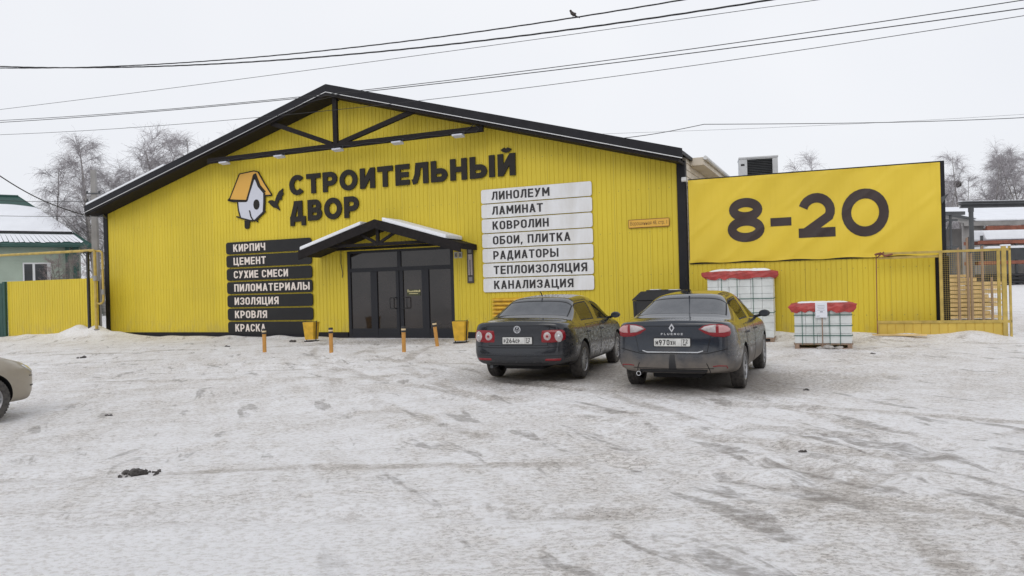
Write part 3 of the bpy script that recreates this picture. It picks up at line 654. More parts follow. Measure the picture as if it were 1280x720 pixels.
for j in range(NZb):
    for i in range(NXb): a = j*(NXb+1)+i; fs.append((a, a+1, a+NXb+2, a+NXb+1))
m.add(vs_, fs); m.build('cloth', MYB, ban, smooth=True)
m = MB(); m.box(-.01, BW+.03, .03, .07, BH-.02, BH+.035); m.box(BW, BW+.10, .02, .08, -.1, BH+.035); m.box(-.01, BW, .03, .07, -.03, .02); m.build('frame', MBLK, ban)
m = MB()
for ch, x0, x1, z0, z1 in (('8', 1.06, 2.04, .55, 1.74), ('-', 2.20, 2.74, .93, 1.3), ('2', 2.92, 3.84, .58, 1.77), ('0', 4.00, 5.14, .56, 1.79)):
    q, a = NUM.glyph(ch)
    if ch == '-': q = [[(0, 0), (1, 0), (1, .62), (0, .62)]]; a = 1
    for f in q:
        c4 = [(x0+p*(x1-x0)/a, z0+h_*(z1-z0)) for p, h_ in f]
        # split each piece finely so that the print follows the creases of the cloth
        def bl(s_, t_): return tuple((c4[0][k]*(1-s_)+c4[1][k]*s_)*(1-t_)+(c4[3][k]*(1-s_)+c4[2][k]*s_)*t_ for k in (0, 1))
        nn = 9; b = [[bl(i/nn, j/nn) for i in range(nn+1)] for j in range(nn+1)]
        vv = [(p[0], wrk(*p)-.009, p[1]) for r_ in b for p in r_]
        m.add(vv, [(j*(nn+1)+i, j*(nn+1)+i+1, (j+1)*(nn+1)+i+1, (j+1)*(nn+1)+i) for j in range(nn) for i in range(nn)])
m.build('lettering', mat('banner_brown_print', (.040, .026, .024), .6), ban)

# sliding gate
ga = empty('sliding_gate', G(4.86, .42, 0), -PSF, 'yellow sliding gate with wire mesh above a sheet kick panel', 'gate')
m = MB(); GW = 3.0
m.box(.0, GW, -.03, .03, .42, .49); m.box(.0, GW, -.03, .03, -.02, .03); m.box(0, .05, -.025, .025, .0, .5)
m.box(.02, GW, -.03, .03, 2.19, 2.25); m.box(1.45, 1.52, -.03, .03, .49, 2.19); m.box(2.70, 2.77, -.03, .03, .49, 2.19); m.box(2.80, 2.90, -.04, .04, -.05, 2.30); m.box(GW-.05, GW, -.03, .03, -.05, 2.30)
m.box(.06, 1.50, .02, .05, 2.08, 2.14); m.build('frame', MYP, ga, bevel=.006)
m = MB(); corr(m, .05, 2.80, .03, .42, .2, -.005); m.build('kick_panel', mat('gate_sheet_faded', (.66, .47, .085), .6, var=.15, vscale=2), ga)
m = MB()
for i in range(48): m.box(1.53+i*.0245*1.0, 1.534+i*.0245, .0, .004, .49, 2.19) if i % 2 == 0 else None
for i in range(34): m.box(1.52, 2.70, .005, .009, .49+i*.05, .4935+i*.05)
m.build('wire_mesh', MYP, ga)
m = MB(); m.box(2.78, GW, -.05, .05, 2.30, 2.34); m.build('snow_cap', MSNOW, ga, bevel=.015)
m = MB(); m.tube([(-.02, -.04, 2.20), (.12, -.05, 2.24), (.22, -.04, 2.16), (.4, -.05, 2.2)], .025, 6); m.tube([(.05, -.05, 2.14), (.2, -.05, 2.26)], .02, 6); m.tube([(.0, -.02, 0), (.02, -.02, 2.2)], .012, 6); m.build('latch', MRST, ga)
m = MB(); m.box(-.62, .62, -.05, .05, -.015, .02); o = m.build('wooden_plank', MTIM, None, G(5.35, .62, gzs(*G(5.35, .62)[:2])+.03), -PSF-.12); tag(o, 'thin wooden plank lying on the snow below the left end of the gate', 'plank')
# ------------------------------------------------------------------ bollards, bins, container, pallets
def orient(p): return p
MBOL = mat('bollard_orange', (.60, .30, .07), .55, var=.2, vscale=8); MBOL2 = mat('bollard_cap_orange', (.72, .48, .16), .5)
boll = None
for (u, v, h, tilt, lb) in [(10.42, 5.69, .64, 0, 'leftmost orange bollard, standing before the lowest black product sign'), (8.38, 5.45, .66, 0, 'orange bollard beside the left yellow bin, second from the left'), (6.28, 5.21, .66, 0, 'orange bollard in front of the middle of the glass doors'), (6.43, 3.2, .72, .10, 'leaning orange bollard near the right door edge and right yellow bin')]:
    p = F(u, v); p.z = gzs(p.x, p.y)
    if boll is None:
        e = empty('bollard', p, -PSI, lb, 'bollard', 'orange bollards before the entrance'); boll = e
        m = MB(); m.lathe([(0, -.1), (.052, -.1), (.052, .50), (.058, .52), (.058, .635), (.05, .66), (0, .665)], 16); m.build('post', MBOL, e, smooth=True)
        m = MB(); m.lathe([(.0585, .515), (.0605, .52), (.0605, .56), (.0585, .565)], 16); m.lathe([(.0585, .61), (.0605, .612), (.0605, .645), (.052, .665), (0, .668)], 16); m.build('black_band', MBPL, e, smooth=True)
        m = MB(); m.lathe([(.0585, .566), (.0597, .568), (.0597, .607), (.0585, .609)], 16); m.build('pale_band', mat('pale_band', (.66, .52, .32), .5), e, smooth=True)
    else:
        e = copy_tree(boll); e.location = p; e['label'] = lb
    e.rotation_euler = (tilt, -tilt*.6, -PSI); e.scale = (1, 1, h/.66)
for (u, v, lb) in [(11.95, 1.75, 'yellow litter bin tapering downwards, left of the glass doors'), (6.30, 2.0, 'yellow litter bin tapering downwards, right of the glass doors')]:
    p = F(u, v); p.z = gzs(p.x, p.y)
    e = empty('litter_bin', p, -PSI+.12, lb, 'litter bin', 'yellow litter bins beside the entrance')
    m = MB(); a, b = .20, .155
    m.hexa([(-b, -b, .07), (b, -b, .07), (b, b, .07), (-b, b, .07), (-a, -a, .64), (a, -a, .64), (a, a, .64), (-a, a, .64)]); m.build('bin_body', MYD, e, bevel=.012)
    m = MB(); m.bar((.215, -.02, .68), (.17, -.02, .02), .03, .02); m.bar((-.215, -.02, .68), (-.17, -.02, .02), .03, .02); m.box(-.21, .21, -.03, -.01, .645, .66); m.box(-.19, .19, -.16, -.13, .0, .03); m.box(-.19, .19, .13, .16, .0, .03)
    m.box(-.19, -.16, -.15, .15, .0, .028); m.box(.16, .19, -.15, .15, .0, .028); m.build('bin_frame', MBPL, e, bevel=.004)
p = F(1.22, 1.35); e = empty('waste_container', p, -PSI, 'black waste container with a sloped lid against the yellow wall behind the right car', 'container')
m = MB(); m.prism([(0, .12), (1.35, .12), (1.42, 1.12), (1.42, 1.14), (-.04, 1.14), (-.04, 1.12)], -.85, 0, yz)
for k in range(4): m.box(.0+k*.43, .05+k*.43, -.03, 0, .15, 1.1)
m.build('body', MBPL, e, bevel=.015)
m = MB(); m.prism([(-.06, 1.15), (1.44, 1.15), (1.40, 1.42), (.20, 1.40), (-.04, 1.19)], -.88, .03, yz); m.box(.35, .95, -.04, .88, 1.40, 1.435); m.build('lid', MBPL, e, bevel=.02)
m = MB(); m.box(.45, .7, -.02, .3, 1.436, 1.45); m.box(.9, 1.2, .1, .5, 1.42, 1.436); m.build('snow_crust', MSNOW, e, bevel=.006)
m = MB()
for x in (.12, 1.22):
    for y in (.12, .72): m.tube([(x-.03, y, .08), (x+.03, y, .08)], .075, 12)
m.build('caster', MRUB, e)

def pallet(name, loc, rz, lab, wd_, dp, h, nc, nr, straps_v, straps_h, snow, frill):
    e = empty(name, loc, rz, lab, 'pallet')
    m = MB(); 
    for k in range(5): y = k*(dp-.12)/4; m.box(-.02, wd_+.02, y, y+.11, .10, .125)
    for x in (.0, wd_/2-.05, wd_-.10): m.box(x, x+.10, .0, dp, .022, .10); 
    for y in (0, dp/2-.05, dp-.10): m.box(0, wd_, y, y+.10, .0, .021)
    m.build('wooden_pallet', MTIM2, e, bevel=.003)
    m = MB(); bw, bh_ = wd_/nc, (h-.13)/nr; nd = 2
    for r_ in range(nr):
        for c in range(nc):
            for d in range(nd):
                j = .006; z = .128+r_*bh_; o = random.uniform(-.008, .008)
                m.box(c*bw+j*.3+o*.5, (c+1)*bw-j*.3+o*.5, d*dp/nd+.003+o, (d+1)*dp/nd-.003+o, z+.002, z+bh_-.002)
    m.build('block_stack', MBLO, e, bevel=.008)
    m = MB()
    for f in straps_v: m.box(wd_*f-.007, wd_*f+.007, -.016, -.012, .10, h+.01)
    for f in straps_h: m.box(-.013, wd_+.013, -.0165, -.0128, h*f-.009, h*f+.009); m.box(wd_+.010, wd_+.0145, -.013, dp+.01, h*f-.009, h*f+.009)
    m.build('strap', MSTR, e)
    # film cap: crumpled hood with ragged skirt
    m = MB(); nn = 56; ring = []
    for k in range(nn):
        t = k/nn*4; s_ = int(t); f = t-s_
        P4 = [(-.03, -.03), (wd_+.03, -.03), (wd_+.03, dp+.03), (-.03, dp+.03)]; a = P4[s_]; b = P4[(s_+1) % 4]
        ring.append((a[0]*(1-f)+b[0]*f, a[1]*(1-f)+b[1]*f, min(f, 1-f)))
    vs_ = []; fs = []
    for lv, (z, out_) in enumerate(((h-.16, .012), (h-.10, .022), (h-.05, .016), (h+.0, .006), (h+.03, -.06))):
        for x, y, cn in ring:
            q = math.hypot(x-wd_/2, y-dp/2); ux, uy = (x-wd_/2)/q, (y-dp/2)/q
            o = out_+random.uniform(-.012, .018)+(frill*random.uniform(.4, 1.2) if cn < .06 and lv in (1, 2, 3) else 0)
            vs_.append((x+ux*o, y+uy*o, z+(random.uniform(-.05, .03) if lv == 0 else random.uniform(-.012, .012))))
    for lv in range(4):
        for k in range(nn): fs.append((lv*nn+k, lv*nn+(k+1) % nn, (lv+1)*nn+(k+1) % nn, (lv+1)*nn+k))
    fs.append(tuple(4*nn+k for k in range(nn))); m.add(vs_, fs); m.build('film_cover', MRED, e)
    m = MB(); nn = 18; vs_ = []; fs = []
    for j in range(nn+1):
        for i in range(nn+1):
            x, y = i/nn, j/nn; ed = min(x, 1-x, y, 1-y); vs_.append((.03+x*(wd_-.06), .02+y*(dp-.04), h+.02+snow*min(1, ed*7)**.5*(.7+.6*random.random())))
    for j in range(nn):
        for i in range(nn): a = j*(nn+1)+i; fs.append((a, a+1, a+nn+2, a+nn+1))
    m.add(vs_, fs); m.build('snow_cap', MSNOW, e, smooth=True); return e
p = Vector((6.50, 17.75, 0)); p.z = gzs(p.x, p.y)+.0
pa = pallet('block_pallet', p, -PSF-.02, 'low pallet of pale blocks bound with green straps, paper notice on its front', 1.22, .95, 1.02, 5, 4, (.14, .34, .62, .80), (.30, .52, .76), .03, .10)
m = MB(); m.box(0, .25, -.012, .0, 0, .34); o = m.build('plate', MPAP, None, (0, 0, 0)); tag(o, 'white paper notice hung over the red film of the low pallet', 'notice'); o.name = 'paper_notice'
o.location = Vector(p)+Matrix.Rotation(-PSF-.02, 3, 'Z') @ Vector((.46, -.06, .72)); o.rotation_euler = (-.03, 0, -PSF-.02)
m = MB()
for k, (a, b) in enumerate(((.05, .20), (.04, .21), (.06, .19), (.04, .20))): m.box(a, b, -.014, -.0115, .27-k*.035, .276-k*.035)
m.box(.10, .16, -.014, -.0115, .12, .14); m.box(.02, .09, -.014, -.0115, .03, .04); m.build('lettering', mat('notice_ink', (.2, .2, .24), .6), o)
m = MB(); m.bar((.60, -.022, .72), (.60, -.022, .05), .025, .012); s_ = m.build('notice_stick', MTIM2, o); s_.location = (-.46, .03, -.72)
p = G(2.33-1.62, .95+.35); p.z = gzs(p.x, p.y)
pallet('block_pallet', p, -PSF, 'tall pallet of pale blocks with snow-topped red film behind the right parked car', 1.66, 1.1, 1.86, 6, 9, (.22, .46, .70), (.62, .42), .06, .12)
for k, (x, y, s_) in enumerate(((7.15, 17.45, .11), (7.38, 17.42, .09), (6.98, 17.5, .06))):
    m = MB(); m.ball((0, 0, 0), s_*1.3, s_, s_*.5, 9, .5); o = m.build('snow_lump', mat('dirty_snow_lump', (.5, .47, .44), .9, var=.4, vscale=9, bump=.6), None, (x, y, gzs(x, y)+s_*.25), 0)
    tag(o, ['larger dirty snow lump at the foot of the low block pallet', 'dirty snow lump right of the larger one before the low pallet', 'smallest dirty snow lump before the low pallet'][k], 'snow lump', 'lumps before the low pallet')

# ------------------------------------------------------------------ dirty clods on the lot
CL = [(-3.51, 7.04, .085, 'big dark clod of dirty ice lying on the snow in the left foreground'), (-11.6, 20.6, .09, 'dark clod on the snow just behind the beige car bonnet'), (4.28, 11.3, .035, ''), (2.65, 7.1, .028, ''), (-5.6, 10.6, .04, ''), (-8.9, 23.9, .06, ''), (-7.2, 25.3, .10, ''), (7.6, 16.2, .04, ''), (4.6, 15.6, .05, '')]
LBL = {2: 'tiny dark clod on the open snow below the right parked car', 3: 'small dark clod in the right half of the foreground', 4: 'small dark crumb of ice left of the big clod', 5: 'small dark clod on the left far part of the lot', 6: 'dark clod close to the hall plinth at the left', 7: 'tiny dark clod before the gate', 8: 'small dark clod right of the right parked car'}
for k, (x, y, s_, lb) in enumerate(CL):
    m = MB(); rr = random.Random(k+3)
    for q in range(9 if k == 0 else 5):
        r_ = s_*rr.uniform(.25, .6); m.ball((rr.uniform(-1, 1)*s_*1.15, rr.uniform(-.6, .6)*s_, r_*.45), r_*1.2, r_, r_*.8, 8, .6)
    if k == 0:
        for q in range(26): r_ = rr.uniform(.006, .02); m.ball((rr.uniform(-.12, .24), rr.uniform(-.12, .10), r_*.4), r_, r_, r_, 6, .5)
    o = m.build('ice_clod', MDIRT, None, (x, y, gzs(x, y)), 0); tag(o, lb or LBL[k], 'clod', 'dark clods scattered on the lot')

# ------------------------------------------------------------------ cars
def car_paint(name, base, dust=(.20, .175, .15), zt=.62, amt=.9, rough=.28, base_amt=.12):
    m = mat(name, base, rough, spec=.4, coat=.5); g = NG(m); P_ = g.tc.outputs['Object']; z = g.sep(P_)[2]
    n1 = g.noise(g.map((1, 1, 1)), 2.3, 5, .6); n2 = g.noise(g.map((1, 1, 2.2)), 9, 5, .65); n3 = g.noise(g.map((1, 1, 1)), 70, 3, .6)
    edge = g.math('ADD', z, g.math('MULTIPLY', g.math('SUBTRACT', n1, .5), .55))
    a = g.ramp(edge, zt+.22, zt-.22, 0, amt)
    a = g.math('MULTIPLY', a, g.ramp(n2, .25, .6, .8, 1.))
    a = g.math('MAXIMUM', a, g.math('MULTIPLY', g.ramp(n2, .4, .75), base_amt))
    ay = g.math('ABSOLUTE', g.sep(P_)[1]); a = g.math('MAXIMUM', a, g.math('MULTIPLY', g.math('MULTIPLY', g.ramp(ay, .66, .84), g.ramp(z, 1.15, .75)), g.ramp(n2, .3, .7, .12, .42)))   # road film along the flanks
    sp = g.math('MULTIPLY', g.ramp(n3, .62, .70), g.ramp(z, 1.25, 1.4, .0, .55))   # frozen droplets on the roof
    c = g.mix(a, base, dust); c = g.mix(sp, c, (.35, .35, .36))
    g.out('Base Color', c); g.out('Roughness', g.ramp(a, 0, .8, rough, .8)); g.out('Coat Weight', g.ramp(a, 0, .5, .5, 0.)); return m
def tinted(name, tint, refl=1.6, tr=.35, dust=.1):
    m = bpy.data.materials.new(name); m.use_nodes = True; t = m.node_tree; b = t.nodes['Principled BSDF']; o = t.nodes['Material Output']
    b.inputs['Base Color'].default_value = (*tint, 1); b.inputs['Roughness'].default_value = .05; b.inputs['IOR'].default_value = refl
    g = NG(m); n = g.noise(g.map((1, 1, 1)), 5, 4, .6)
    g.out('Base Color', g.mix(g.ramp(n, .3, .7, dust*.5, dust*1.5), tint, (.45, .45, .46)))
    tb = t.nodes.new('ShaderNodeBsdfTransparent'); tb.inputs[0].default_value = (.75, .78, .75, 1); mxs = t.nodes.new('ShaderNodeMixShader'); mxs.inputs[0].default_value = tr
    t.links.new(b.outputs[0], mxs.inputs[1]); t.links.new(tb.outputs[0], mxs.inputs[2]); t.links.new(mxs.outputs[0], o.inputs[0]); return m
MGR = tinted('rear_glass', (.030, .036, .046), 1.55, .0, .06); MGSD = tinted('side_glass_dark', (.010, .010, .011), 1.25, .15, .03); MGSL = tinted('side_glass_clear', (.012, .014, .012), 1.3, .5, .04)
MSEAT = mat('seat_fabric', (.03, .03, .032), .9)
MRIM = mat('alloy_rim', (.42, .42, .43), .4, metal=.7, var=.55, vscale=9); 
MLR = mat('tail_red', (.22, .008, .014), .22, spec=.4, coat=.3); MLW = mat('tail_clear', (.52, .47, .47), .18, spec=.5, coat=.3, var=.35, vscale=18); MLP = mat('tail_pink', (.50, .27, .27), .2, spec=.5, coat=.3)
MPL = mat('plate_white', (.66, .66, .64), .5, var=.2, vscale=14); MPK = mat('plate_black', (.02, .02, .02), .5)
MDK = mat('seam_dark', (.006, .006, .007), .8); MHL = mat('headlight_glass', (.5, .5, .48), .1, spec=.7, coat=1)

def loft(st):                                          # st: list of 10-point half sections -> cage verts/faces (+ material per cell)
    n = len(st[0]); vs_ = []; ix = []
    for s_ in st:
        row = {}
        for k, p in enumerate(s_):
            row[(k, 1)] = len(vs_); vs_.append(p)
        for k, p in enumerate(s_):
            if k in (0, n-1): row[(k, -1)] = row[(k, 1)]
            else: row[(k, -1)] = len(vs_); vs_.append((p[0], -p[1], p[2]))
        ix.append(row)
    return vs_, ix, n
def make_car(name, loc, head, label, spec):
    """local frame: x forward from the rear bumper, y to the left, z up; origin on the ground under the rear axle"""
    L, Wd, wb, ro = spec['L'], spec['W'], spec['wb'], spec['ro']; paint = spec['paint']; rw = spec.get('rw', .315)
    e = empty(name, loc, head-PI/2, label, 'car'); off = Matrix.Translation((-ro, 0, 0)); E = e
    e.rotation_euler = (0, 0, PI/2-head)               # head: degrees clockwise from +Y (away from the camera)
    vs_, ix, n = loft(spec['st']); ns = len(spec['st']); fs = []; ms = []
    for i in range(ns-1):
        for k in range(n-1):
            for s_ in (1, -1):
                a, b, c, d = ix[i][(k, s_)], ix[i+1][(k, s_)], ix[i+1][(k+1, s_)], ix[i][(k+1, s_)]
                fs.append((a, b, c, d) if s_ < 0 else (d, c, b, a)); ms.append(spec['cell'](i, k, s_))
    for row, fl in ((ix[0], 1), (ix[-1], -1)):
        for k in range(n-1):
            q = [row[(k, 1)], row[(k+1, 1)], row[(k+1, -1)], row[(k, -1)]]; q = [v for j, v in enumerate(q) if v not in q[:j]]
            fs.append(tuple(q if fl > 0 else q[::-1])); ms.append(0)
    bm = bmesh.new(); bv = [bm.verts.new(v) for v in vs_]
    for f, mi in zip(fs, ms):
        fc = bm.faces.new([bv[i] for i in f]); fc.material_index = mi
    bmesh.ops.recalc_face_normals(bm, faces=bm.faces)
    cl = bm.edges.layers.float.new('crease_edge')
    for (i, k, cv) in spec.get('crease', []):
        for s_ in (1, -1):
            for a, b in ((ix[i][(k, s_)], ix[i+1][(k, s_)]),):
                ed = bm.edges.get((bv[a], bv[b]))
                if ed: ed[cl] = cv
    me = bpy.data.meshes.new('cage'); bm.to_mesh(me); bm.free()
    for mm in (paint, MGR, MGSD, MGSL, MGSL, MDK): me.materials.append(mm)
    o = bpy.data.objects.new('cage', me); COL.objects.link(o)
    md = o.modifiers.new('s', 'SUBSURF'); md.levels = 3; md.render_levels = 3
    cut = MB()
    for x in (ro, ro+wb):
        for s_ in (1, -1): cut.lathe([(0, .50), (rw+.055, .50), (rw+.055, 1.3), (0, 1.3)], 40, lambda a, b, h, x=x, s_=s_: (x+a, s_*h, rw+b))
    co_ = cut.build('cut', MDK); md = o.modifiers.new('b', 'BOOLEAN'); md.operation = 'DIFFERENCE'; md.object = co_; md.solver = 'EXACT'; md.material_mode = 'TRANSFER'
    bpy.context.view_layer.update(); dg = bpy.context.evaluated_depsgraph_get(); full = bpy.data.meshes.new_from_object(o.evaluated_get(dg))
    o.modifiers.remove(md); bpy.context.view_layer.update(); dg = bpy.context.evaluated_depsgraph_get(); ev = bpy.data.meshes.new_from_object(o.evaluated_get(dg))
    tb = bmesh.new(); tb.from_mesh(ev); bvh = BVHTree.FromBMesh(tb); tb.free()
    bpy.data.objects.remove(o); bpy.data.objects.remove(co_)
    # windows: inset with a rubber frame, then split off as parts of their own
    bm = bmesh.new(); bm.from_mesh(full)
    nmat = {i: (m_.name if m_ else '') for i, m_ in enumerate(full.materials)}
    wins = {}
    gl = [f for f in bm.faces if nmat[f.material_index] in spec['glassnames']]
    seen = set()
    def regions(fl_):
        left = set(fl_); out = []
        while left:
            st_ = [left.pop()]; r_ = [st_[0]]
            while st_:
                f = st_.pop()
                for ed in f.edges:
                    for h in ed.link_faces:
                        if h in left and h.material_index == f.material_index: left.discard(h); st_.append(h); r_.append(h)
            out.append(r_)
        return out
    dkidx = [i for i, q in nmat.items() if q == 'seam_dark'][0]
    regs = regions(gl); keep = []
    for r_ in regs:
        before = set(bm.faces); mi = r_[0].material_index
        bmesh.ops.inset_region(bm, faces=r_, thickness=.022, depth=-.004, use_even_offset=True)
        for f in set(bm.faces)-before: f.material_index = dkidx
        c = sum((f.calc_center_median() for f in r_), Vector())/len(r_); keep.append((r_, c, mi))
    parts = []
    for r_, c, mi in keep:
        pm = MB(); mp_ = {}
        for f in r_:
            for v in f.verts:
                if v not in mp_: mp_[v] = len(pm.v); pm.v.append(tuple(v.co))
            pm.f.append(tuple(mp_[v] for v in f.verts)); pm.m.append(0)
        parts.append((pm, c, full.materials[mi]))
    bmesh.ops.delete(bm, geom=[f for r_, c, mi in keep for f in r_], context='FACES')
    body = bpy.data.meshes.new('body'); bm.to_mesh(body); bm.free()
    for mm in full.materials: body.materials.append(mm)
    for p in body.polygons: p.use_smooth = True
    try: body.set_sharp_from_angle(angle=R(35))
    except Exception: pass
    body.transform(off); bo = bpy.data.objects.new('body', body); COL.objects.link(bo); bo.parent = e
    for pm, c, mm in parts:
        nm = 'rear_window' if c.x < spec['xroof'] and abs(c.y) < .2 else ('windscreen' if abs(c.y) < .2 else 'side_window')
        pm.v = [(a-ro, b, c_) for a, b, c_ in pm.v]; pm.build(nm, mm, e, smooth=True)
    def hit(o_, d_):
        r_ = bvh.ray_cast(Vector(o_), Vector(d_).normalized()); return r_
    def rear(y, z, xc=1.0):                            # rays fan out from a vertical axis so that patches wrap the corner
        d_ = Vector((xc, -y*0, 0)); ang = math.atan2(y, xc); d_ = Vector((math.cos(ang), -math.sin(ang), 0))
        return Vector((xc, 0, z))-d_*4, d_
    def front(y, z, xc=1.0):
        ang = math.atan2(y, xc); d_ = Vector((-math.cos(ang), -math.sin(ang), 0)); return Vector((L-xc, 0, z))-d_*4, d_
    def side(x, z, s_): return Vector((x, s_*3, z)), Vector((0, -s_, 0))
    def patch(nm, fn, mp2, N, M_, offs, mats, parent=e, rim=.008):
        """fn(s,t)->2D point, mp2(a,b)->ray; a panel lying offs proud of the body with a dark gap round it"""
        m = MB(); g_ = [[None]*(M_+1) for _ in range(N+1)]
        for i in range(N+1):
            for j in range(M_+1):
                h = hit(*mp2(*fn(i/N, j/M_)))
                if h[0] is None: return None
                g_[i][j] = (h[0]+h[1]*(offs if h[1].dot(mp2(*fn(i/N, j/M_))[1]) < 0 else -offs), h[1], h[0])
        pv = [g_[i][j][0] for i in range(N+1) for j in range(M_+1)]
        pf = [(i*(M_+1)+j, (i+1)*(M_+1)+j, (i+1)*(M_+1)+j+1, i*(M_+1)+j+1) for i in range(N) for j in range(M_)]
        m.add([p-Vector((ro, 0, 0)) for p in pv], pf)
        bd = [(i, 0) for i in range(N)]+[(N, j) for j in range(M_)]+[(i, M_) for i in range(N, 0, -1)]+[(0, j) for j in range(M_, 0, -1)]
        cen = sum(pv, Vector())/len(pv); m.cm = 1; rv = []; nb = len(bd)
        for q, (i, j) in enumerate(bd):
            p, nr, h = g_[i][j]; i2, j2 = min(max(i, 1), N-1), min(max(j, 1), M_-1); 
            di = (p-g_[i2][j][0]) if i2 != i else Vector(); dj = (p-g_[i][j2][0]) if j2 != j else Vector()
            o_ = (di.normalized() if di.length else Vector())+(dj.normalized() if dj.length else Vector())
            rv += [p, p+o_*rim*.15-(p-h)*.8, p+o_*rim-(p-h)*.8]
        m.add([p-Vector((ro, 0, 0)) for p in rv], [(3*q+w_, 3*((q+1) % nb)+w_, 3*((q+1) % nb)+w_+1, 3*q+w_+1) for q in range(nb) for w_ in (0, 1)])
        return m.build(nm, mats if isinstance(mats, list) else [mats, MDK], parent, smooth=True)
    H = dict(hit=hit, rear=rear, front=front, side=side, patch=patch, e=e, ro=ro, L=L, W=Wd, rw=rw, wb=wb, paint=paint)
    # doors and handles
    for s_ in (1, -1):
        for (x0, x1, xh, arch) in spec['doors']:
            zb0, zt0 = .30, spec['belt']-.035
            def fn(a, b, x0=x0, x1=x1, arch=arch):
                z = zb0+(zt0-zb0)*b; xl, xr = x0, x1
                if arch:
                    dz = z-rw; rr_ = rw+.10; xl = max(x0, ro+(math.sqrt(max(rr_*rr_-dz*dz, 0)) if abs(dz) < rr_ else 0))
                return xl+(xr-xl)*a, z
            d_ = patch('door', fn, lambda a, b, s_=s_: side(a, b, s_), 14, 12, .004, [paint, MDK])
            if d_:
                h = hit(*side(xh, spec['belt']-.16, s_))
                if h[0]:
                    p = h[0]-Vector((ro, 0, 0)); m = MB(); m.tube([p+Vector((-.09, 0, 0)), p+Vector((-.075, s_*.035, .005)), p+Vector((.07, s_*.035, .005)), p+Vector((.09, 0, 0))], .014, 8); m.build('door_handle', paint, d_, smooth=True)
        # mirror
        h = hit(*side(spec['xmir'], spec['belt']-.03, s_))
        p = (h[0] if h[0] else Vector((spec['xmir'], s_*.85, .95)))-Vector((ro, 0, 0))
        m = MB(); m.tube([p+Vector((0, -s_*.03, .02)), p+Vector((-.02, s_*.10, .05))], .025, 8); m.ball(p+Vector((-.02, s_*.15, .08)), .075, .098, .064, 14); mo = m.build('wing_mirror', MBPL if spec.get('blackmirror') else paint, e, smooth=True)
        m = MB(); m.lathe([(0, 0), (.062, 0), (.062, .006), (0, .006)], 18, lambda a, b, h_: (p.x-.098+h_, p.y+s_*.15+a*1.2, p.z+.08+b*.78)); m.build('mirror_glass', MGR, mo)
    # wheels
    for (x, k) in ((0, 0), (wb, 1)):
        for s_ in (1, -1):
            wy = s_*(Wd-.11); st_ = spec.get('steer', 0) if k else 0
            Mx = Matrix.Translation((x, wy, rw)) @ Matrix.Rotation(st_, 4, 'Z')
            def mpw(a, b, h_, s_=s_, Mx=Mx): return Mx @ Vector((a, s_*h_, b))
            m = MB(); tw = .10; ri = rw*.66
            m.lathe([(ri, -tw*.9), (rw*.86, -tw), (rw*.95, -tw*.94), (rw, -tw*.72), (rw*1.003, 0), (rw, tw*.72), (rw*.95, tw*.94), (rw*.86, tw), (ri, tw*.9)], 48, mpw, True)
            for q in range(48):                         # tread blocks
                t0 = 2*PI*q/48; 
                for yy in (-.055, 0, .055):
                    c_, s2 = math.cos(t0+yy), math.sin(t0+yy); c2, s3 = math.cos(t0+yy+.085), math.sin(t0+yy+.085); r1, r2 = rw*.99, rw+.007
                    m.hexa([mpw(c_*r1, s2*r1, yy-.02), mpw(c2*r1, s3*r1, yy-.02), mpw(c2*r1, s3*r1, yy+.02), mpw(c_*r1, s2*r1, yy+.02), mpw(c_*r2, s2*r2, yy-.02), mpw(c2*r2, s3*r2, yy-.02), mpw(c2*r2, s3*r2, yy+.02), mpw(c_*r2, s2*r2, yy+.02)])
            wo = m.build('wheel', MRUB, e, smooth=True)
            m = MB(); m.lathe([(ri*1.0, tw*.92), (ri*.96, tw*.95), (ri*.90, tw*.78), (ri*.88, -.05)], 40, mpw)
            m.lathe([(0, tw*.74), (.045, tw*.74), (.06, tw*.55), (.06, .0)], 20, mpw)
            nsp = spec.get('spokes', 7)
            for q in range(nsp):
                for dlt in ((-.16, .16) if spec.get('dbl') else (0,)):
                    a0 = 2*PI*q/nsp+dlt*.4; a1 = 2*PI*q/nsp+dlt*1.3
                    m.bar(mpw(.04*math.cos(a0), .04*math.sin(a0), tw*.60), mpw(ri*.93*math.cos(a1), ri*.93*math.sin(a1), tw*.70), .020 if spec.get('dbl') else .034, .03, Mx.to_3x3() @ Vector((0, s_, 0)))
            m.build('rim', spec.get('rim', MRIM), wo, smooth=False)
            m = MB(); m.lathe([(0, .0), (ri*.9, .0)], 24, mpw); m.build('brake_disc', MDK, wo)
    # seats
    for (x, y, wdt) in ((spec['xseat'], .36, .5), (spec['xseat'], -.36, .5), (spec['xseat']-.85, 0, 1.2)):
        m = MB(); x -= ro; m.hexa([(x-.12, y-wdt/2, .45), (x+.02, y-wdt/2, .45), (x+.02, y+wdt/2, .45), (x-.12, y+wdt/2, .45), (x-.30, y-wdt/2+.04, 1.03), (x-.20, y-wdt/2+.04, 1.03), (x-.20, y+wdt/2-.04, 1.03), (x-.30, y+wdt/2-.04, 1.03)])
        for yy in ((y,) if wdt < 1 else (y-.38, y+.38)): m.box(x-.32, x-.23, yy-.12, yy+.12, 1.06, 1.22)
        m.box(x-.1, x+.42, y-wdt/2, y+wdt/2, .34, .48); m.build('seat', MSEAT, e, bevel=.04)
    m = MB(); m.box(.2, wb-.1, -.62, .62, .24, .30); m.box(-.75, wb+.6, -.35, .35, .22, .28); m.build('underbody', MDK, e)
    return H

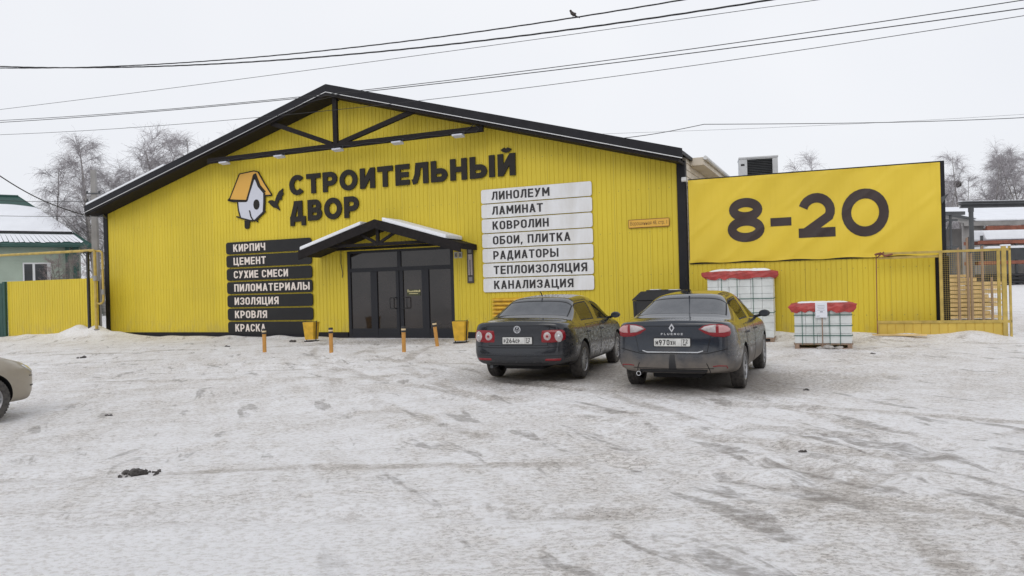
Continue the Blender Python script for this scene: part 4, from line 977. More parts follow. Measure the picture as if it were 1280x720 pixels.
def sec(x, b, w1, w3, zb, dk, roof=None, w5=None, dx=None, w6=None, k7=.86):
    """half section at x: b bottom height, w1 bottom half width, w3 widest, zb belt height, dk deck height (trunk/bonnet) or roof=(half width, edge height, top height)"""
    w5 = w5 or w3*.965; w6 = w6 or w3*.90
    p = [(0, b), (w1, b), (w3*.965, b+.10), (w3, .50), (w3*.995, .68), (w5, zb-.07), (w6, zb)]
    if roof: p += [(roof[0], roof[1]), (roof[0]*.74, roof[2]-.012), (0, roof[2])]
    else: p += [(w6*k7, dk-.012), (w6*.5, dk), (0, dk+.006)]
    d = dx or [0]*10
    return [(x+d[i], p[i][0], p[i][1]) for i in range(10)]
def cellfun(rear_, side_, wind_, glassmap):
    def f(i, k, s_):
        if i in rear_ and k in (7, 8): return 1
        if i in side_ and k == 6: return side_[i]
        if i in wind_ and k in (7, 8): return 1
        return 0
    return f
def std_sections(L, W, H, belt, deck, rwin0, rwin1, bp, fw1, fw0, hood, rb=.30, tumble=.675, rb_dx=.05):
    rr = (W*tumble, H-.085, H-.028)
    return [
        [(.09, 0, rb), (.09, W*.66, rb), (.02, W*.74, rb+.07), (.0, W*.77, .50), (rb_dx*.7, W*.77, .65), (rb_dx, W*.77, .82), (rb_dx*.7, W*.75, deck-.045), (rb_dx+.02, W*.64, deck-.008), (rb_dx+.03, W*.38, deck+.004), (rb_dx+.03, 0, deck+.008)],
        sec(.13, rb-.01, W*.78, W*.93, deck-.03, deck+.005, w5=W*.91, w6=W*.86),
        sec(.38, rb-.02, W*.84, W*.985, deck-.015, deck+.015, w5=W*.955, w6=W*.885),
        sec(rwin0, .24, W*.86, W*1.0, belt+.02, deck+.03, w5=W*.965, w6=W*.90, k7=.94),
        sec(rwin1, .2, W*.88, W*1.0, belt+.015, 0, (W*(tumble+.015), H-.115, H-.05), w6=W*.885),
        sec(rwin1+.16, .2, W*.88, W*1.0, belt+.012, 0, (W*tumble, H-.095, H-.032), w6=W*.885),
        sec(bp-.03, .2, W*.88, W*1.0, belt, 0, (W*(tumble+.01), H-.075, H), w6=W*.89),
        sec(bp+.05, .2, W*.88, W*1.0, belt-.003, 0, (W*(tumble+.01), H-.075, H), w6=W*.89),
        sec(fw1, .2, W*.88, W*1.0, belt-.03, 0, (W*(tumble-.01), H-.125, H-.055), w6=W*.89),
        sec(fw0, .2, W*.88, W*1.0, belt-.05, belt+.0, w6=W*.88),
        sec(fw0+.2, .2, W*.88, W*.995, belt-.07, belt-.035, w6=W*.87),
        sec(L-.55, .2, W*.86, W*.985, hood+.06, hood+.09, w6=W*.84),
        sec(L-.2, .2, W*.76, W*.90, hood-.05, hood+.0, w6=W*.74),
        [(L-.10, 0, .2), (L-.10, W*.58, .2), (L-.03, W*.64, .28), (L, W*.66, .45), (L-.02, W*.66, .56), (L-.05, W*.62, hood-.15), (L-.06, W*.58, hood-.10), (L-.07, W*.48, hood-.07), (L-.07, W*.28, hood-.06), (L-.07, 0, hood-.055)],
    ]
GN = ('rear_glass', 'side_glass_dark', 'side_glass_clear')
CR = [(i, 6, .35) for i in range(2, 10)]+[(i, 4, .3) for i in range(1, 12)]
def plate(H, y0, z0, w_, txt, reg, tilt=.0):
    h = H['hit'](*H['rear'](y0, z0+.055)); x = h[0].x-H['ro']-.022
    yz_ = lambda a, b, d: (x-d, y0-a, z0+b)             # reads left to right from behind the car
    m = MB(); m.prism(rrect(-w_/2-.012, w_/2+.012, -.012, .124, .012), -.03, 0, yz_); pf = m.build('licence_plate', MBPL, H['e'], bevel=.002)
    m = MB(); m.prism(rrect(-w_/2, w_/2, 0, .112, .01), .0, .004, yz_); m.build('plate_face', MPL, pf)
    m = MB(); a = -w_/2+.022; big, sm = .078, .058
    a += lettering(m, PLT, txt[0], a, .018, sm, None, .2, .003, .0065, yz_)+.014
    a += lettering(m, PLT, txt[1], a, .016, big, None, .2, .003, .0065, yz_)+.014
    a += lettering(m, PLT, txt[2], a, .018, sm, None, .2, .003, .0065, yz_)
    m.prism([(w_/2-.122, .004), (w_/2-.118, .004), (w_/2-.118, .108), (w_/2-.122, .108)], .003, .006, yz_)
    lettering(m, PLT, reg, w_/2-.106, .042, .058, None, .22, .003, .0065, yz_)
    m.prism([(w_/2-.10, .014), (w_/2-.055, .014), (w_/2-.055, .03), (w_/2-.10, .03)], .003, .006, yz_)
    m.build('plate_lettering', MPK, pf); return pf
def onrear(H, pts, name, mt, offs, parent=None, res=1, thick=True):
    """a lamp-like moulding following the body's rear corner; pts = outline (y,z) as a star-shaped polygon"""
    cy = sum(p[0] for p in pts)/len(pts); cz = sum(p[1] for p in pts)/len(pts); m = MB(); NR = 7
    dense = []
    for i, p in enumerate(pts):
        q = pts[(i+1) % len(pts)]; k = max(1, int(math.hypot(q[0]-p[0], q[1]-p[1])/.022))
        for j in range(k): dense.append((p[0]+(q[0]-p[0])*j/k, p[1]+(q[1]-p[1])*j/k))
    nd = len(dense); vs_ = []; fs = []
    for r_ in range(NR+1):
        f = r_/NR
        for (y, z) in dense:
            h = H['hit'](*H['rear'](cy+(y-cy)*f, cz+(z-cz)*f)); nr = h[1] if h[1].dot(H['rear'](y, z)[1]) < 0 else -h[1]
            o = offs*(1-.75*f**6); vs_.append(h[0]+nr*o-Vector((H['ro'], 0, 0)))
    for y, z in dense:
        h = H['hit'](*H['rear'](y, z)); vs_.append(h[0]-Vector((H['ro']-.004, 0, 0)))
    for r_ in range(NR+1):
        for k in range(nd): fs.append((r_*nd+k, r_*nd+(k+1) % nd, (r_+1)*nd+(k+1) % nd, (r_+1)*nd+k))
    m.add(vs_, fs); return m.build(name, mt, parent or H['e'], smooth=True)
def ell(cy, cz, ry, rz, n=18): return [(cy+ry*math.cos(2*PI*k/n), cz+rz*math.sin(2*PI*k/n)) for k in range(n)]
def seam(H, pts, mt=None, name='panel_seam', t=.006, offs=.0015, mapper='rear', parent=None):
    m = MB(); v = []
    for i, (a, b) in enumerate(pts):
        h = H['hit'](*H[mapper](a, b)); v.append(h[0]-Vector((H['ro'], 0, 0)))
    m.tube(v, t, 6); return m.build(name, mt or MDK, parent or H['e'], smooth=True)
def lerp(pts, k=8):
    o = []
    for a, b in zip(pts, pts[1:]): o += [(a[0]+(b[0]-a[0])*i/k, a[1]+(b[1]-a[1])*i/k) for i in range(k)]
    return o+[pts[-1]]

# --- dark grey saloon parked nearer the door
PV = car_paint('car_paint_charcoal', (.013, .016, .022), (.085, .078, .07), .34, .6, .14, .02)
VWs = dict(L=4.55, W=.89, wb=2.58, ro=1.07, rw=.318, belt=.955, paint=PV, st=std_sections(4.55, .89, 1.46, .955, 1.03, .66, 1.28, 2.22, 3.05, 3.72, .80), glassnames=GN, crease=CR,
           cell=cellfun((3,), {4: 2, 5: 2, 7: 3, 8: 3}, (8,), None), xroof=1.6, doors=[(2.24, 3.36, 2.42, 0), (1.30, 2.20, 1.46, 1)], xmir=3.30, xseat=2.55, spokes=10, dbl=True)
car1 = make_car('parked_car', (.43, 13.80, 0), R(20.5), 'dark grey saloon with round-lensed red tail lights, parked nearer the glass doors', VWs); Hc = car1
lid = Hc['patch']('boot_lid', lambda a, b: ((-.60+.06*(1-b)+(1.20-.12*(1-b))*a), .64+.32*b), lambda a, b: Hc['rear'](a, b), 24, 10, .006, [PV, MDK])
for s_ in (1, -1):
    tl = onrear(Hc, [(s_*a, b) for a, b in ((.44, .69), (.62, .685), (.80, .70), (.93, .735), (.955, .79), (.94, .86), (.86, .895), (.62, .895), (.455, .885), (.435, .79))], 'tail_light', MLR, .022)
    for (cy, r_) in ((.555, .080), (.775, .098)):
        onrear(Hc, ell(s_*cy, .79, r_, r_), 'lens_ring', MLW, .030, tl); onrear(Hc, ell(s_*cy, .79, r_*.62, r_*.62), 'lens_centre', MLP if cy < .6 else MLW, .036, tl); onrear(Hc, ell(s_*cy, .79, r_*.36, r_*.36), 'lens_bulb', MLR if cy < .6 else MCHR, .042, tl)
    onrear(Hc, [(s_*.50, .385), (s_*.80, .385), (s_*.82, .425), (s_*.50, .42)], 'reflector', MLR, .008)
plate(Hc, .0, .665, .52, ('Р', '264', 'СР'), '72')
h = Hc['hit'](*Hc['rear'](0, .905)); x = h[0].x-Hc['ro']-.004
bm_ = MB(); ym = lambda a, b, d: (x-.012-d, -a, .905+b)
bd = Let(.014, .1); 
for i, f in enumerate(bd.rib([(.056*math.cos(2*PI*k/24), .056*math.sin(2*PI*k/24)) for k in range(24)], True, .011)): bm_.prism(f, -.012, .006, ym)
for i, f in enumerate(bd.rib([(-.020, .050), (0, .008), (.020, .050)], t=.010)+bd.rib([(-.046, .030), (-.020, -.046), (0, -.004), (.020, -.046), (.046, .030)], t=.010)): bm_.prism(f, -.012, .005+.0006*i, ym)
bm_.build('badge', MCHR, Hc['e'])
seam(Hc, lerp([(-.80, .62), (-.5, .60), (.5, .60), (.80, .62)], 8)); seam(Hc, lerp([(-.82, .475), (0, .46), (.82, .475)], 10), t=.004)
Hc['patch']('rear_valance', lambda a, b: (-.55+1.10*a, .27+.07*b), lambda a, b: Hc['rear'](a, b), 16, 4, .006, [MBPL, MDK])
m = MB(); m.tube([(-.93, .52, .27), (-.7, .52, .27)], .03, 12); m.build('exhaust_pipe', MSTL, Hc['e'], smooth=True)
m = MB(); m.tube([(.35, 0, 1.44), (.28, 0, 1.50), (.24, 0, 1.515)], .01, 6); m.build('antenna', MBPL, Hc['e'])

# --- dusty dark blue saloon
PR = car_paint('car_paint_navy', (.012, .018, .029), (.20, .175, .150), .50, .95, .14, .02)
REs = dict(L=4.62, W=.905, wb=2.70, ro=1.06, rw=.322, belt=.985, paint=PR, st=std_sections(4.62, .905, 1.48, .985, 1.06, .60, 1.32, 2.30, 3.12, 3.85, .82, rb=.31, tumble=.63, rb_dx=.06), glassnames=GN, crease=CR,
           cell=cellfun((3,), {4: 3, 5: 3, 7: 3, 8: 3}, (8,), None), xroof=1.7, doors=[(2.32, 3.44, 2.5, 0), (1.32, 2.28, 1.5, 1)], xmir=3.36, xseat=2.6, spokes=8, blackmirror=True)
car2 = make_car('parked_car', (2.71, 12.05, 0), R(24), 'mud-splashed dark blue saloon with almond-shaped tail lights, parked before the tall block pallet', REs); Hc = car2
Hc['patch']('boot_lid', lambda a, b: ((-.62+.10*(1-b)+(1.24-.20*(1-b))*a), .625+.36*b), lambda a, b: Hc['rear'](a, b), 24, 10, .006, [PR, MDK])
for s_ in (1, -1):
    tl = onrear(Hc, [(s_*a, b) for a, b in ((.40, .945), (.47, .99), (.58, 1.015), (.76, 1.015), (.90, .985), (.97, .94), (.98, .89), (.93, .85), (.80, .83), (.62, .84), (.50, .88))], 'tail_light', MLR, .022)
    onrear(Hc, [(s_*a, b) for a, b in ((.43, .946), (.49, .984), (.59, 1.004), (.685, 1.008), (.685, .885), (.56, .895))], 'lens_clear', MLW, .032, tl)
    onrear(Hc, [(s_*a, b) for a, b in ((.70, 1.006), (.80, .998), (.88, .978), (.95, .938), (.92, .905), (.80, .885), (.70, .883))], 'lens_pink', MLP, .031, tl)
    seam(Hc, lerp([(s_*.60, .415), (s_*.70, .425), (s_*.84, .42), (s_*.88, .385)], 5), MLR, 'reflector', .007, .002)
    seam(Hc, lerp([(s_*.50, .46), (s_*.56, .36), (s_*.60, .30)], 5), t=.006)
plate(Hc, .0, .70, .52, ('М', '970', 'ХН'), '72')
h = Hc['hit'](*Hc['rear'](0, .985)); x = h[0].x-Hc['ro']-.004; h2 = Hc['hit'](*Hc['rear'](0, .88)); x2 = h2[0].x-Hc['ro']-.006
m = MB(); ym = lambda a, b, d: (x-.012-d, -a, .965+b)
for f in bd.rib([(0, .05), (.032, 0), (0, -.05), (-.032, 0)], True, .017): m.prism(f, -.02, .008, ym)
m.build('badge', MCHR, Hc['e'])
m = MB(); lettering(m, Let(.2, .75), 'FLUENCE', -.16, 0, .028, .32, .45, -.006, .005, lambda a, b, d: (x2-.004-d, -a, .862+b)); m.build('model_lettering', MCHR, Hc['e'])
seam(Hc, lerp([(-.46, .635), (-.38, .612), (.38, .612), (.46, .635)], 8), MCHR, 'chrome_strip', .010)
seam(Hc, lerp([(-.86, .665), (-.5, .595), (.5, .595), (.86, .665)], 8)); seam(Hc, lerp([(-.62, .385), (0, .375), (.62, .385)], 10), t=.005)
m = MB(); h = Hc['hit'](*Hc['rear'](0, .40)); xb = h[0].x-Hc['ro']
Hc['patch']('rear_valance', lambda a, b: (-.52+1.04*a, .285+.075*b), lambda a, b: Hc['rear'](a, b), 16, 4, .006, [MBPL, MDK])
Hc['patch']('bumper_smudge', lambda a, b: (-.035-.03*(1-b)+(.07+.06*(1-b))*a, .30+.28*b), lambda a, b: Hc['rear'](a, b), 4, 8, .002, [MBPL, MBPL], None or Hc['e'], .002)
m = MB(); m.lathe([(.026, 0), (.036, 0), (.038, .22), (.028, .22)], 16, lambda a, b, h_: (-1.04+h_, .50+a, .30+b), True); m.build('exhaust_pipe', MCHR, Hc['e'], smooth=True)
m = MB(); m.tube([(.33, 0, 1.47), (.19, 0, 1.62), (.10, 0, 1.70)], [.012, .006, .004], 6); m.build('antenna', MBPL, Hc['e'])

# --- beige saloon entering at the left edge of the view
PB = car_paint('car_paint_beige', (.33, .29, .225), (.25, .22, .19), .30, .7, .35, .15)
BEs = dict(L=4.40, W=.85, wb=2.60, ro=.95, rw=.305, belt=.93, paint=PB, st=std_sections(4.40, .85, 1.46, .93, 1.0, .62, 1.25, 2.15, 2.95, 3.6, .77), glassnames=GN, crease=CR,
           cell=cellfun((3,), {4: 3, 5: 3, 7: 3, 8: 3}, (8,), None), xroof=1.6, doors=[(2.18, 3.26, 2.36, 0), (1.25, 2.14, 1.4, 1)], xmir=3.22, xseat=2.5, spokes=6)
hb = R(24); nose = Vector((-7.34, 11.2, 0)); fwd = Vector((math.sin(hb), math.cos(hb), 0)); lft = Vector((-fwd.y, fwd.x, 0))
car3 = make_car('parked_car', nose-fwd*(4.40-.95), hb, 'beige saloon at the left edge, only its front corner in view', BEs); Hc = car3
def onfront(pts, name, mt, offs):
    H2 = dict(Hc); H2['rear'] = Hc['front']; return onrear(H2, pts, name, mt, offs)
for s_ in (1, -1):
    onfront([(s_*a, b) for a, b in ((.34, .60), (.55, .585), (.80, .60), (.97, .66), (1.02, .72), (.85, .72), (.55, .69), (.36, .66))], 'headlight', MHL, .012)
    onfront(ell(s_*.62, .36, .07, .05), 'fog_light', MBPL, .006)
onfront([(-.28, .58), (.28, .58), (.26, .66), (-.26, .66)], 'grille', MBPL, .008)
H2 = dict(Hc); 
seam(H2, lerp([(-.95, .57), (-.5, .55), (.5, .55), (.95, .57)], 8), mapper='front'); seam(H2, lerp([(-.9, .43), (0, .42), (.9, .43)], 10), t=.010, mapper='front')

# ------------------------------------------------------------------ left side: fence, gas pipe, pole, house
FGW = 5.55
fl = empty('yellow_fence', F(23.25, .72), -PSI, 'low yellow corrugated fence between the hall and the green fence, house behind', 'fence')
m = MB(); corr(m, -FGW, 0, -.1, 2.42, .15); m.build('sheet_panel', MYF, fl)
m = MB(); 
for z in (.4, 2.0): m.box(-FGW+.05, 0, .03, .07, z, z+.05)
for x in (-3.5, -1.8, -.1): m.box(x-.03, x+.03, .07, .13, -.2, 2.3)
m.build('rail', MSTL, fl)
fg = empty('green_fence', F(23.25+FGW+.05, .78), -PSI, 'dark green sheet fence at the left edge beside the yellow fence', 'fence')
m = MB(); corr(m, -9, 0, -.1, 2.36, .2); m.build('sheet_panel', MGRN, fg); m = MB(); m.box(-.12, .04, -.05, .06, -.1, 2.42); m.build('post', MGRN, fg, bevel=.01)
pp = empty('gas_pipe', F(22.95, 1.05), -PSI, 'yellow gas pipe running above the left fence and down beside the hall corner', 'pipe')
def bend(pts, r=.16, k=5):
    o = [Vector(pts[0])]
    for a, b, c in zip(pts, pts[1:], pts[2:]):
        a, b, c = map(Vector, (a, b, c)); p = b+(a-b).normalized()*r; q = b+(c-b).normalized()*r
        for i in range(k+1): t = i/k; o.append(p*(1-t)**2+b*2*t*(1-t)+q*t*t)
    return o+[Vector(pts[-1])]
m = MB(); m.tube(bend([(-20, 0, 3.62), (-.25, 0, 3.50), (.0, .0, 3.50), (.0, 0, -.1)], .12), .055, 10); m.build('main_pipe', MYP, pp, smooth=True)
m = MB(); m.tube(bend([(-.35, .0, 3.49), (.27, .12, 3.46), (.27, .12, 1.42), (.05, .02, 1.36), (.0, 0, 1.5)], .14), .042, 10); m.build('branch_pipe', MYP, pp, smooth=True)
m = MB(); m.tube([(0, 0, 2.3), (0, 0, 2.5)], .085, 10); m.tube([(.27, .12, 1.75), (.27, .12, 1.95)], .065, 10); m.tube([(0, 0, .1), (0, 0, .4)], .11, 10); m.tube([(.2, .12, 1.85), (.38, .05, 1.85)], .02, 6); m.build('valve', MGRY, pp, smooth=True)
o = MB().box(-.045, .045, -.045, .045, -.1, 3.46); o.box(-.16, .1, -.08, .08, 3.40, 3.45); o = o.build('pipe_support', MBPL, None, F(23.35, 1.05), -PSI, bevel=.004); tag(o, 'thin black post carrying the yellow gas pipe beside the hall corner', 'post')
p = Vector((-17.95, 33.2, 0)); e = empty('utility_pole', p, .2, 'weathered concrete utility pole rising behind the left fence before the birches', 'pole')
m = MB(); m.hexa([(-.15, -.15, -.2), (.15, -.15, -.2), (.15, .15, -.2), (-.15, .15, -.2), (-.10, -.10, 7.15), (.10, -.10, 7.15), (.10, .10, 7.15), (-.10, .10, 7.15)]); m.build('shaft', MGRY, e, bevel=.02)
for z in (6.1, 5.75):
    m = MB(); m.box(-.28, .28, -.14, -.08, z, z+.05)
    for x in (-.24, .24): m.lathe([(0, 0), (.03, 0), (.045, .04), (.03, .09), (0, .10)], 8, lambda a, b, h, x=x, z=z: (x+a, -.11+b, z+.05+h))
    m.build('crossarm', MSTL, e)

# house behind the left fence; local x to the right, y away
ho = empty('house', (-24.65, 44.0, .35), R(33), 'pale green sided house with a green hipped roof under snow, behind the left fence', 'house')
m = MB(); 
for k in range(24): z = .3+k*.165; m.hexa([(-13, -.02, z), (0, -.02, z), (0, .1, z), (-13, .1, z), (-13, -.002, z+.16), (0, -.002, z+.16), (0, .1, z+.16), (-13, .1, z+.16)])
m.box(-13, 0, .0, 9, 0, 4.2); m.build('wall', MSID, ho)
EZ, RZ = 4.3, 7.5; xe0, xe1, ye0, ye1 = -14, .55, -.6, 9.6; rx0, rx1, ry = -9.5, -2.9, 4.5
A, B_, Cc, D_, E1, E2 = (xe0, ye0, EZ), (xe1, ye0, EZ), (xe1, ye1, EZ), (xe0, ye1, EZ), (rx0, ry, RZ), (rx1, ry, RZ)
dn = lambda p, k=.07: (p[0], p[1], p[2]-k)
m = MB(); m.add([A, B_, Cc, D_, E1, E2], [(0, 1, 5, 4), (1, 2, 5), (2, 3, 4, 5), (3, 0, 4)]); m.add([A, B_, Cc, D_, dn(A), dn(B_), dn(Cc), dn(D_)], [(0, 1, 5, 4), (1, 2, 6, 5), (2, 3, 7, 6), (3, 0, 4, 7), (4, 5, 6, 7)])
ro_ = m.build('roof', MGRN, ho)
def onroof(f, t):                                      # front slope: f up the slope, t across
    a = Vector(A).lerp(Vector(B_), t); b = Vector(E1).lerp(Vector(E2), t); return a.lerp(b, f)
m = MB(); N_ = 40; vs_ = []; fs = []
rg = [(.23, .0), (.25, .09), (.45, .10), (.62, .09), (.74, .07), (.78, .0)]
for i in range(N_+1):
    t = .995*i/N_
    for f, h in rg:
        top = f if f < .6 else f+.05*math.sin(t*9)-.16*max(0, t-.75)
        q = onroof(top, t); vs_.append((q.x, q.y-.01, q.z+h*(.7+.5*random.random())+.012))
for i in range(N_):
    for j in range(len(rg)-1): a = i*len(rg)+j; fs.append((a, a+len(rg), a+len(rg)+1, a+1))
m.add(vs_, fs); m.build('roof_snow', MSNOW, ro_, smooth=True)
m = MB()
for i in range(58):                                    # snow caught between the tile waves near the eave
    t = .005+.98*i/58
    a, b, c, d = onroof(.02+.03*random.random(), t), onroof(.02+.03*random.random(), t+.0145), onroof(.19, t+.0168), onroof(.19, t+.0002)
    m.add([v+Vector((0, -.01, .04)) for v in (a, b, c, d)], [(0, 1, 2, 3)])
m.build('eave_snow', MSNOW, ro_)
m = MB(); 
for f in (.20, .225): m.tube([onroof(f, .0)+Vector((0, -.05, .07)), onroof(f, .99)+Vector((0, -.05, .07))], .035, 6)
m.build('snow_guard', MBPL, ro_)
m = MB(); m.tube([(xe0, ye0-.07, EZ-.1), (xe1, ye0-.07, EZ-.1)], .05, 8); m.tube([B_, E2], .03, 6); m.tube([E1, E2], .08, 6); m.build('gutter', MGRN, ro_, smooth=True)
m = MB(); m.prism([(-6.4, RZ-.6), (-4.0, RZ-.75), (-4.6, RZ-.35), (-5.0, RZ-.1)], 0, .8, lambda a, b, d: (a, 3.8+d, b)); m.build('ridge_cap', MGRN, ro_)
def house_window(x, z0, z1, w_):
    m = MB(); m.box(x, x+w_, -.05, -.03, z0, z1); w2 = m.build('window', MWIN, ho)
    m = MB()
    for a, b, c, d in ((x-.07, x+w_+.07, z1, z1+.08), (x-.07, x+w_+.07, z0-.08, z0), (x-.07, x, z0, z1), (x+w_, x+w_+.07, z0, z1), (x+w_*.36, x+w_*.36+.12, z0, z1)): m.box(a, b, -.08, -.02, c, d)
    m.box(x+w_+.07, x+w_+.2, -.06, -.02, z0-.1, z1+.08); m.build('window_frame', MWHT, w2)
house_window(-2.75, 1.95, 3.25, 1.08); house_window(-7.5, 1.95, 3.25, 1.08)
m = MB(); m.box(-.78, -.60, -.5, -.3, 0, 4.2); m.build('porch_post', MGRN, ho); MB().box(-.42, -.12, -.5, -.2, 0, 4.2).build('porch_post', MGRN, ho)

# ------------------------------------------------------------------ bare trees
def twig_tree(seed, H_, spread, droop, nb, thick, lev2=9, lev3=8, trunks=1, base=.3, up_=.75):
    rr = random.Random(seed); tr = MB(); cr_ = MB()
    def branch(mb, p, d, ln, r_, seg, g_, n=4, wob=.12):
        pts = [p]; rad = [r_]; dd = d.normalized()
        for k in range(seg):
            dd = (dd+Vector((rr.gauss(0, wob), rr.gauss(0, wob), rr.gauss(0, wob)+g_*(k+1)/seg))).normalized(); pts.append(pts[-1]+dd*ln/seg); rad.append(max(r_*(1-.85*(k+1)/seg), .004))
        mb.tube(pts, rad, n, False); return pts
    for t in range(trunks):
        d0 = Vector((rr.gauss(0, .10+.10*(trunks > 1)), rr.gauss(0, .1), 1)); tp = branch(tr, Vector((rr.gauss(0, .25)*(trunks > 1), rr.gauss(0, .25)*(trunks > 1), -.2)), d0, H_*(.93+.1*rr.random()), thick*(1 if trunks == 1 else .75), 12, .1, 8, .035)
        for k in range(nb):
            f = base+(1-base)*(k+rr.random())/nb; x = f*12; i = min(int(x), 11); p = tp[i].lerp(tp[i+1], x-i)
            az = rr.uniform(0, 2*PI); el = up_+.25+rr.uniform(-.25, .35); L1 = spread*(1.15-f*.75)*rr.uniform(.6, 1.15)
            bp_ = branch(cr_ if f > .75 else tr, p, Vector((math.cos(az), math.sin(az), el)), L1, thick*.33*(1.1-f*.8), 6, -.03*droop, 5)
            for q in range(lev2):
                y = rr.uniform(.25, 1)*6; j = min(int(y), 5); p2 = bp_[j].lerp(bp_[j+1], y-j); d2 = (bp_[j+1]-bp_[j]).normalized()+Vector((rr.gauss(0, .6), rr.gauss(0, .6), rr.gauss(.25, .4)))
                b2 = branch(cr_, p2, d2, L1*rr.uniform(.25, .5), thick*.085, 5, -.16*droop, 3)
                for s_ in range(lev3):
                    y = rr.uniform(.1, 1)*5; j = min(int(y), 4); p3 = b2[j].lerp(b2[j+1], y-j); d3 = (b2[j+1]-b2[j]).normalized()*.7+Vector((rr.gauss(0, .55), rr.gauss(0, .55), rr.gauss(-.1*droop, .4)))
                    branch(cr_, p3, d3, rr.uniform(.5, 1.25)*H_/13, .0068*H_/11, 4, -.5*droop, 3, .16)
    return tr, cr_
TREES = {}
def tree(kind, loc, sc, rz, label, group, name='birch_tree', mats=(None, None)):
    if kind not in TREES:
        prm = {'birch': (11, 11.5, 3.6, 1.0, 24, .16, 10, 9), 'twin': (23, 12, 3.0, .7, 18, .15, 10, 9, 2, .22, .9), 'wide': (31, 9.5, 4.0, .35, 24, .17, 10, 9, 1, .25, .7), 'thin': (47, 12.2, 2.3, .6, 22, .13, 9, 9, 1, .22, 1.0), 'bush': (5, 5.0, 2.0, .1, 11, .07, 8, 8, 3, .1, 1.0)}[kind]
        tr, cr_ = twig_tree(*prm); TREES[kind] = (tr, cr_)
        e = empty(name, loc, rz, label, 'tree', group); a = tr.build('trunk', mats[0] or MBIR, e, smooth=True); b = cr_.build('crown', mats[1] or MFRO, e); TREES[kind] = (a.data, b.data)
    else:
        e = empty(name, loc, rz, label, 'tree', group)
        for nm, d in zip(('trunk', 'crown'), TREES[kind]): c = bpy.data.objects.new(nm, d); COL.objects.link(c); c.parent = e
    e.scale = (sc, sc, sc); return e
gl_ = 'bare trees behind the left fence'
tree('birch', (-24.3, 46, .3), .92, .4, 'drooping bare birch on the left whose crown reaches lowest over the green roof', gl_)
tree('thin', (-25.2, 47, .3), .93, 1, 'slim bare birch with a tall narrow top left of the round crowns', gl_)
tree('wide', (-20.6, 48, .3), 1.17, 2.2, 'bare round-crowned tree just left of the black roof slope', gl_)
tree('wide', (-22.6, 50, .3), 1.22, 4.6, 'bare round-crowned tree in the middle of the left group', gl_)
tree('birch', (-29.6, 49, .3), .86, 3.3, 'lower bare birch at the far left of the left group', gl_)
tree('twin', (-24.3, 49, .3), .86, 2.9, 'bare double-stemmed tree filling the gap between the birches and the round crowns', gl_)
tree('birch', (-27.2, 51, .3), .84, 5.2, 'faint bare birch set back between the far left birch and the slim one', gl_)
tree('wide', (-25.6, 52, .3), 1.0, 1.7, 'bare rounded tree set back among the slim birches of the left group', gl_)
tree('twin', (-21.9, 53, .3), 1.0, .3, 'bare double-stemmed tree set back behind the two round crowns', gl_)
tree('wide', (24.1, 61, .9), 1.10, 1.2, 'single frosted tree crown rising above the middle of the banner', None)
gr_ = 'frosted trees behind the yard'
YT_ = [('wide', 40.9, 72, 1.00, .5, 'short spreading frosted tree at the left end of the yard trees'), ('thin', 43.6, 74, 1.02, 2, 'tall frosted birch with a nest-like clump, left of the dense crowns'), ('twin', 46.5, 76, 1.02, .9, 'dense frosted double-stemmed tree in the middle of the yard group'), ('thin', 49.0, 78, 1.0, 3.0, 'narrow frosted birch right of the double-stemmed tree'), ('twin', 51.2, 75, 1.10, 4, 'tallest frosted tree at the right edge of the picture'), ('birch', 44.9, 80, .98, 5, 'frosted birch showing behind the tall nest birch'), ('twin', 48.6, 82, .95, 2.4, 'frosted tree behind the others, between the double-stemmed one and the right edge'), ('birch', 45.6, 74, 1.0, 2.6, 'frosted birch filling the space between the nest birch and the double-stemmed tree'), ('wide', 42.6, 79, 1.15, 3.9, 'frosted rounded tree set back behind the short spreading one'), ('birch', 53.5, 79, 1.15, 1.6, 'frosted birch half cut by the right edge')]
for k, x, y, s_, rz, lb in YT_: tree(k, (x, y, 1), s_, rz, lb, gr_)
for k, (x, y, s_) in enumerate(((38.6, 74, .9), (40.2, 78, 1.15), (42.2, 76, 1.0), (45.6, 71, 1.1), (48.0, 73, 1.15), (50.3, 72, 1.2))):
    tree('bush', (x, y, 1), s_, k*1.3, ['low frosted bush nearest the banner end', 'low frosted bush second from the banner end', 'low frosted bush below the short spreading tree', 'brushy frosted thicket under the nest birch', 'brushy frosted thicket under the middle crowns', 'brushy frosted thicket at the right edge'][k], 'frosted bushes behind the yard', 'frosted_bush', (MBRK, MFR2))
m = MB(); m.ball((0, 0, 0), .38, .38, .3, 9, .5)
for q in range(40): a = random.uniform(0, 6.28); m.bar((.2*math.cos(a), .2*math.sin(a), random.uniform(-.2, .2)), (.5*math.cos(a+.4), .5*math.sin(a+.4), random.uniform(-.2, .35)), .02, .02)
o = m.build('bird_nest', MBRK, None, (42.95, 73.6, 10.35)); tag(o, 'dark round nest high in the tall frosted birch', 'nest')
for k, (x, y, s_) in enumerate(((-22.1, 38.4, .56), (-21.2, 38.6, .58), (-23.0, 38.3, .50))):
    tree('bush', (x, y, 1.0), s_, k*2.0, ['bare garden shrub behind the left fence, by the green porch posts', 'bare garden shrub right of the porch posts beside the pole', 'bare garden shrub just right of the house window'][k], 'garden shrubs behind the left fence', 'garden_shrub')

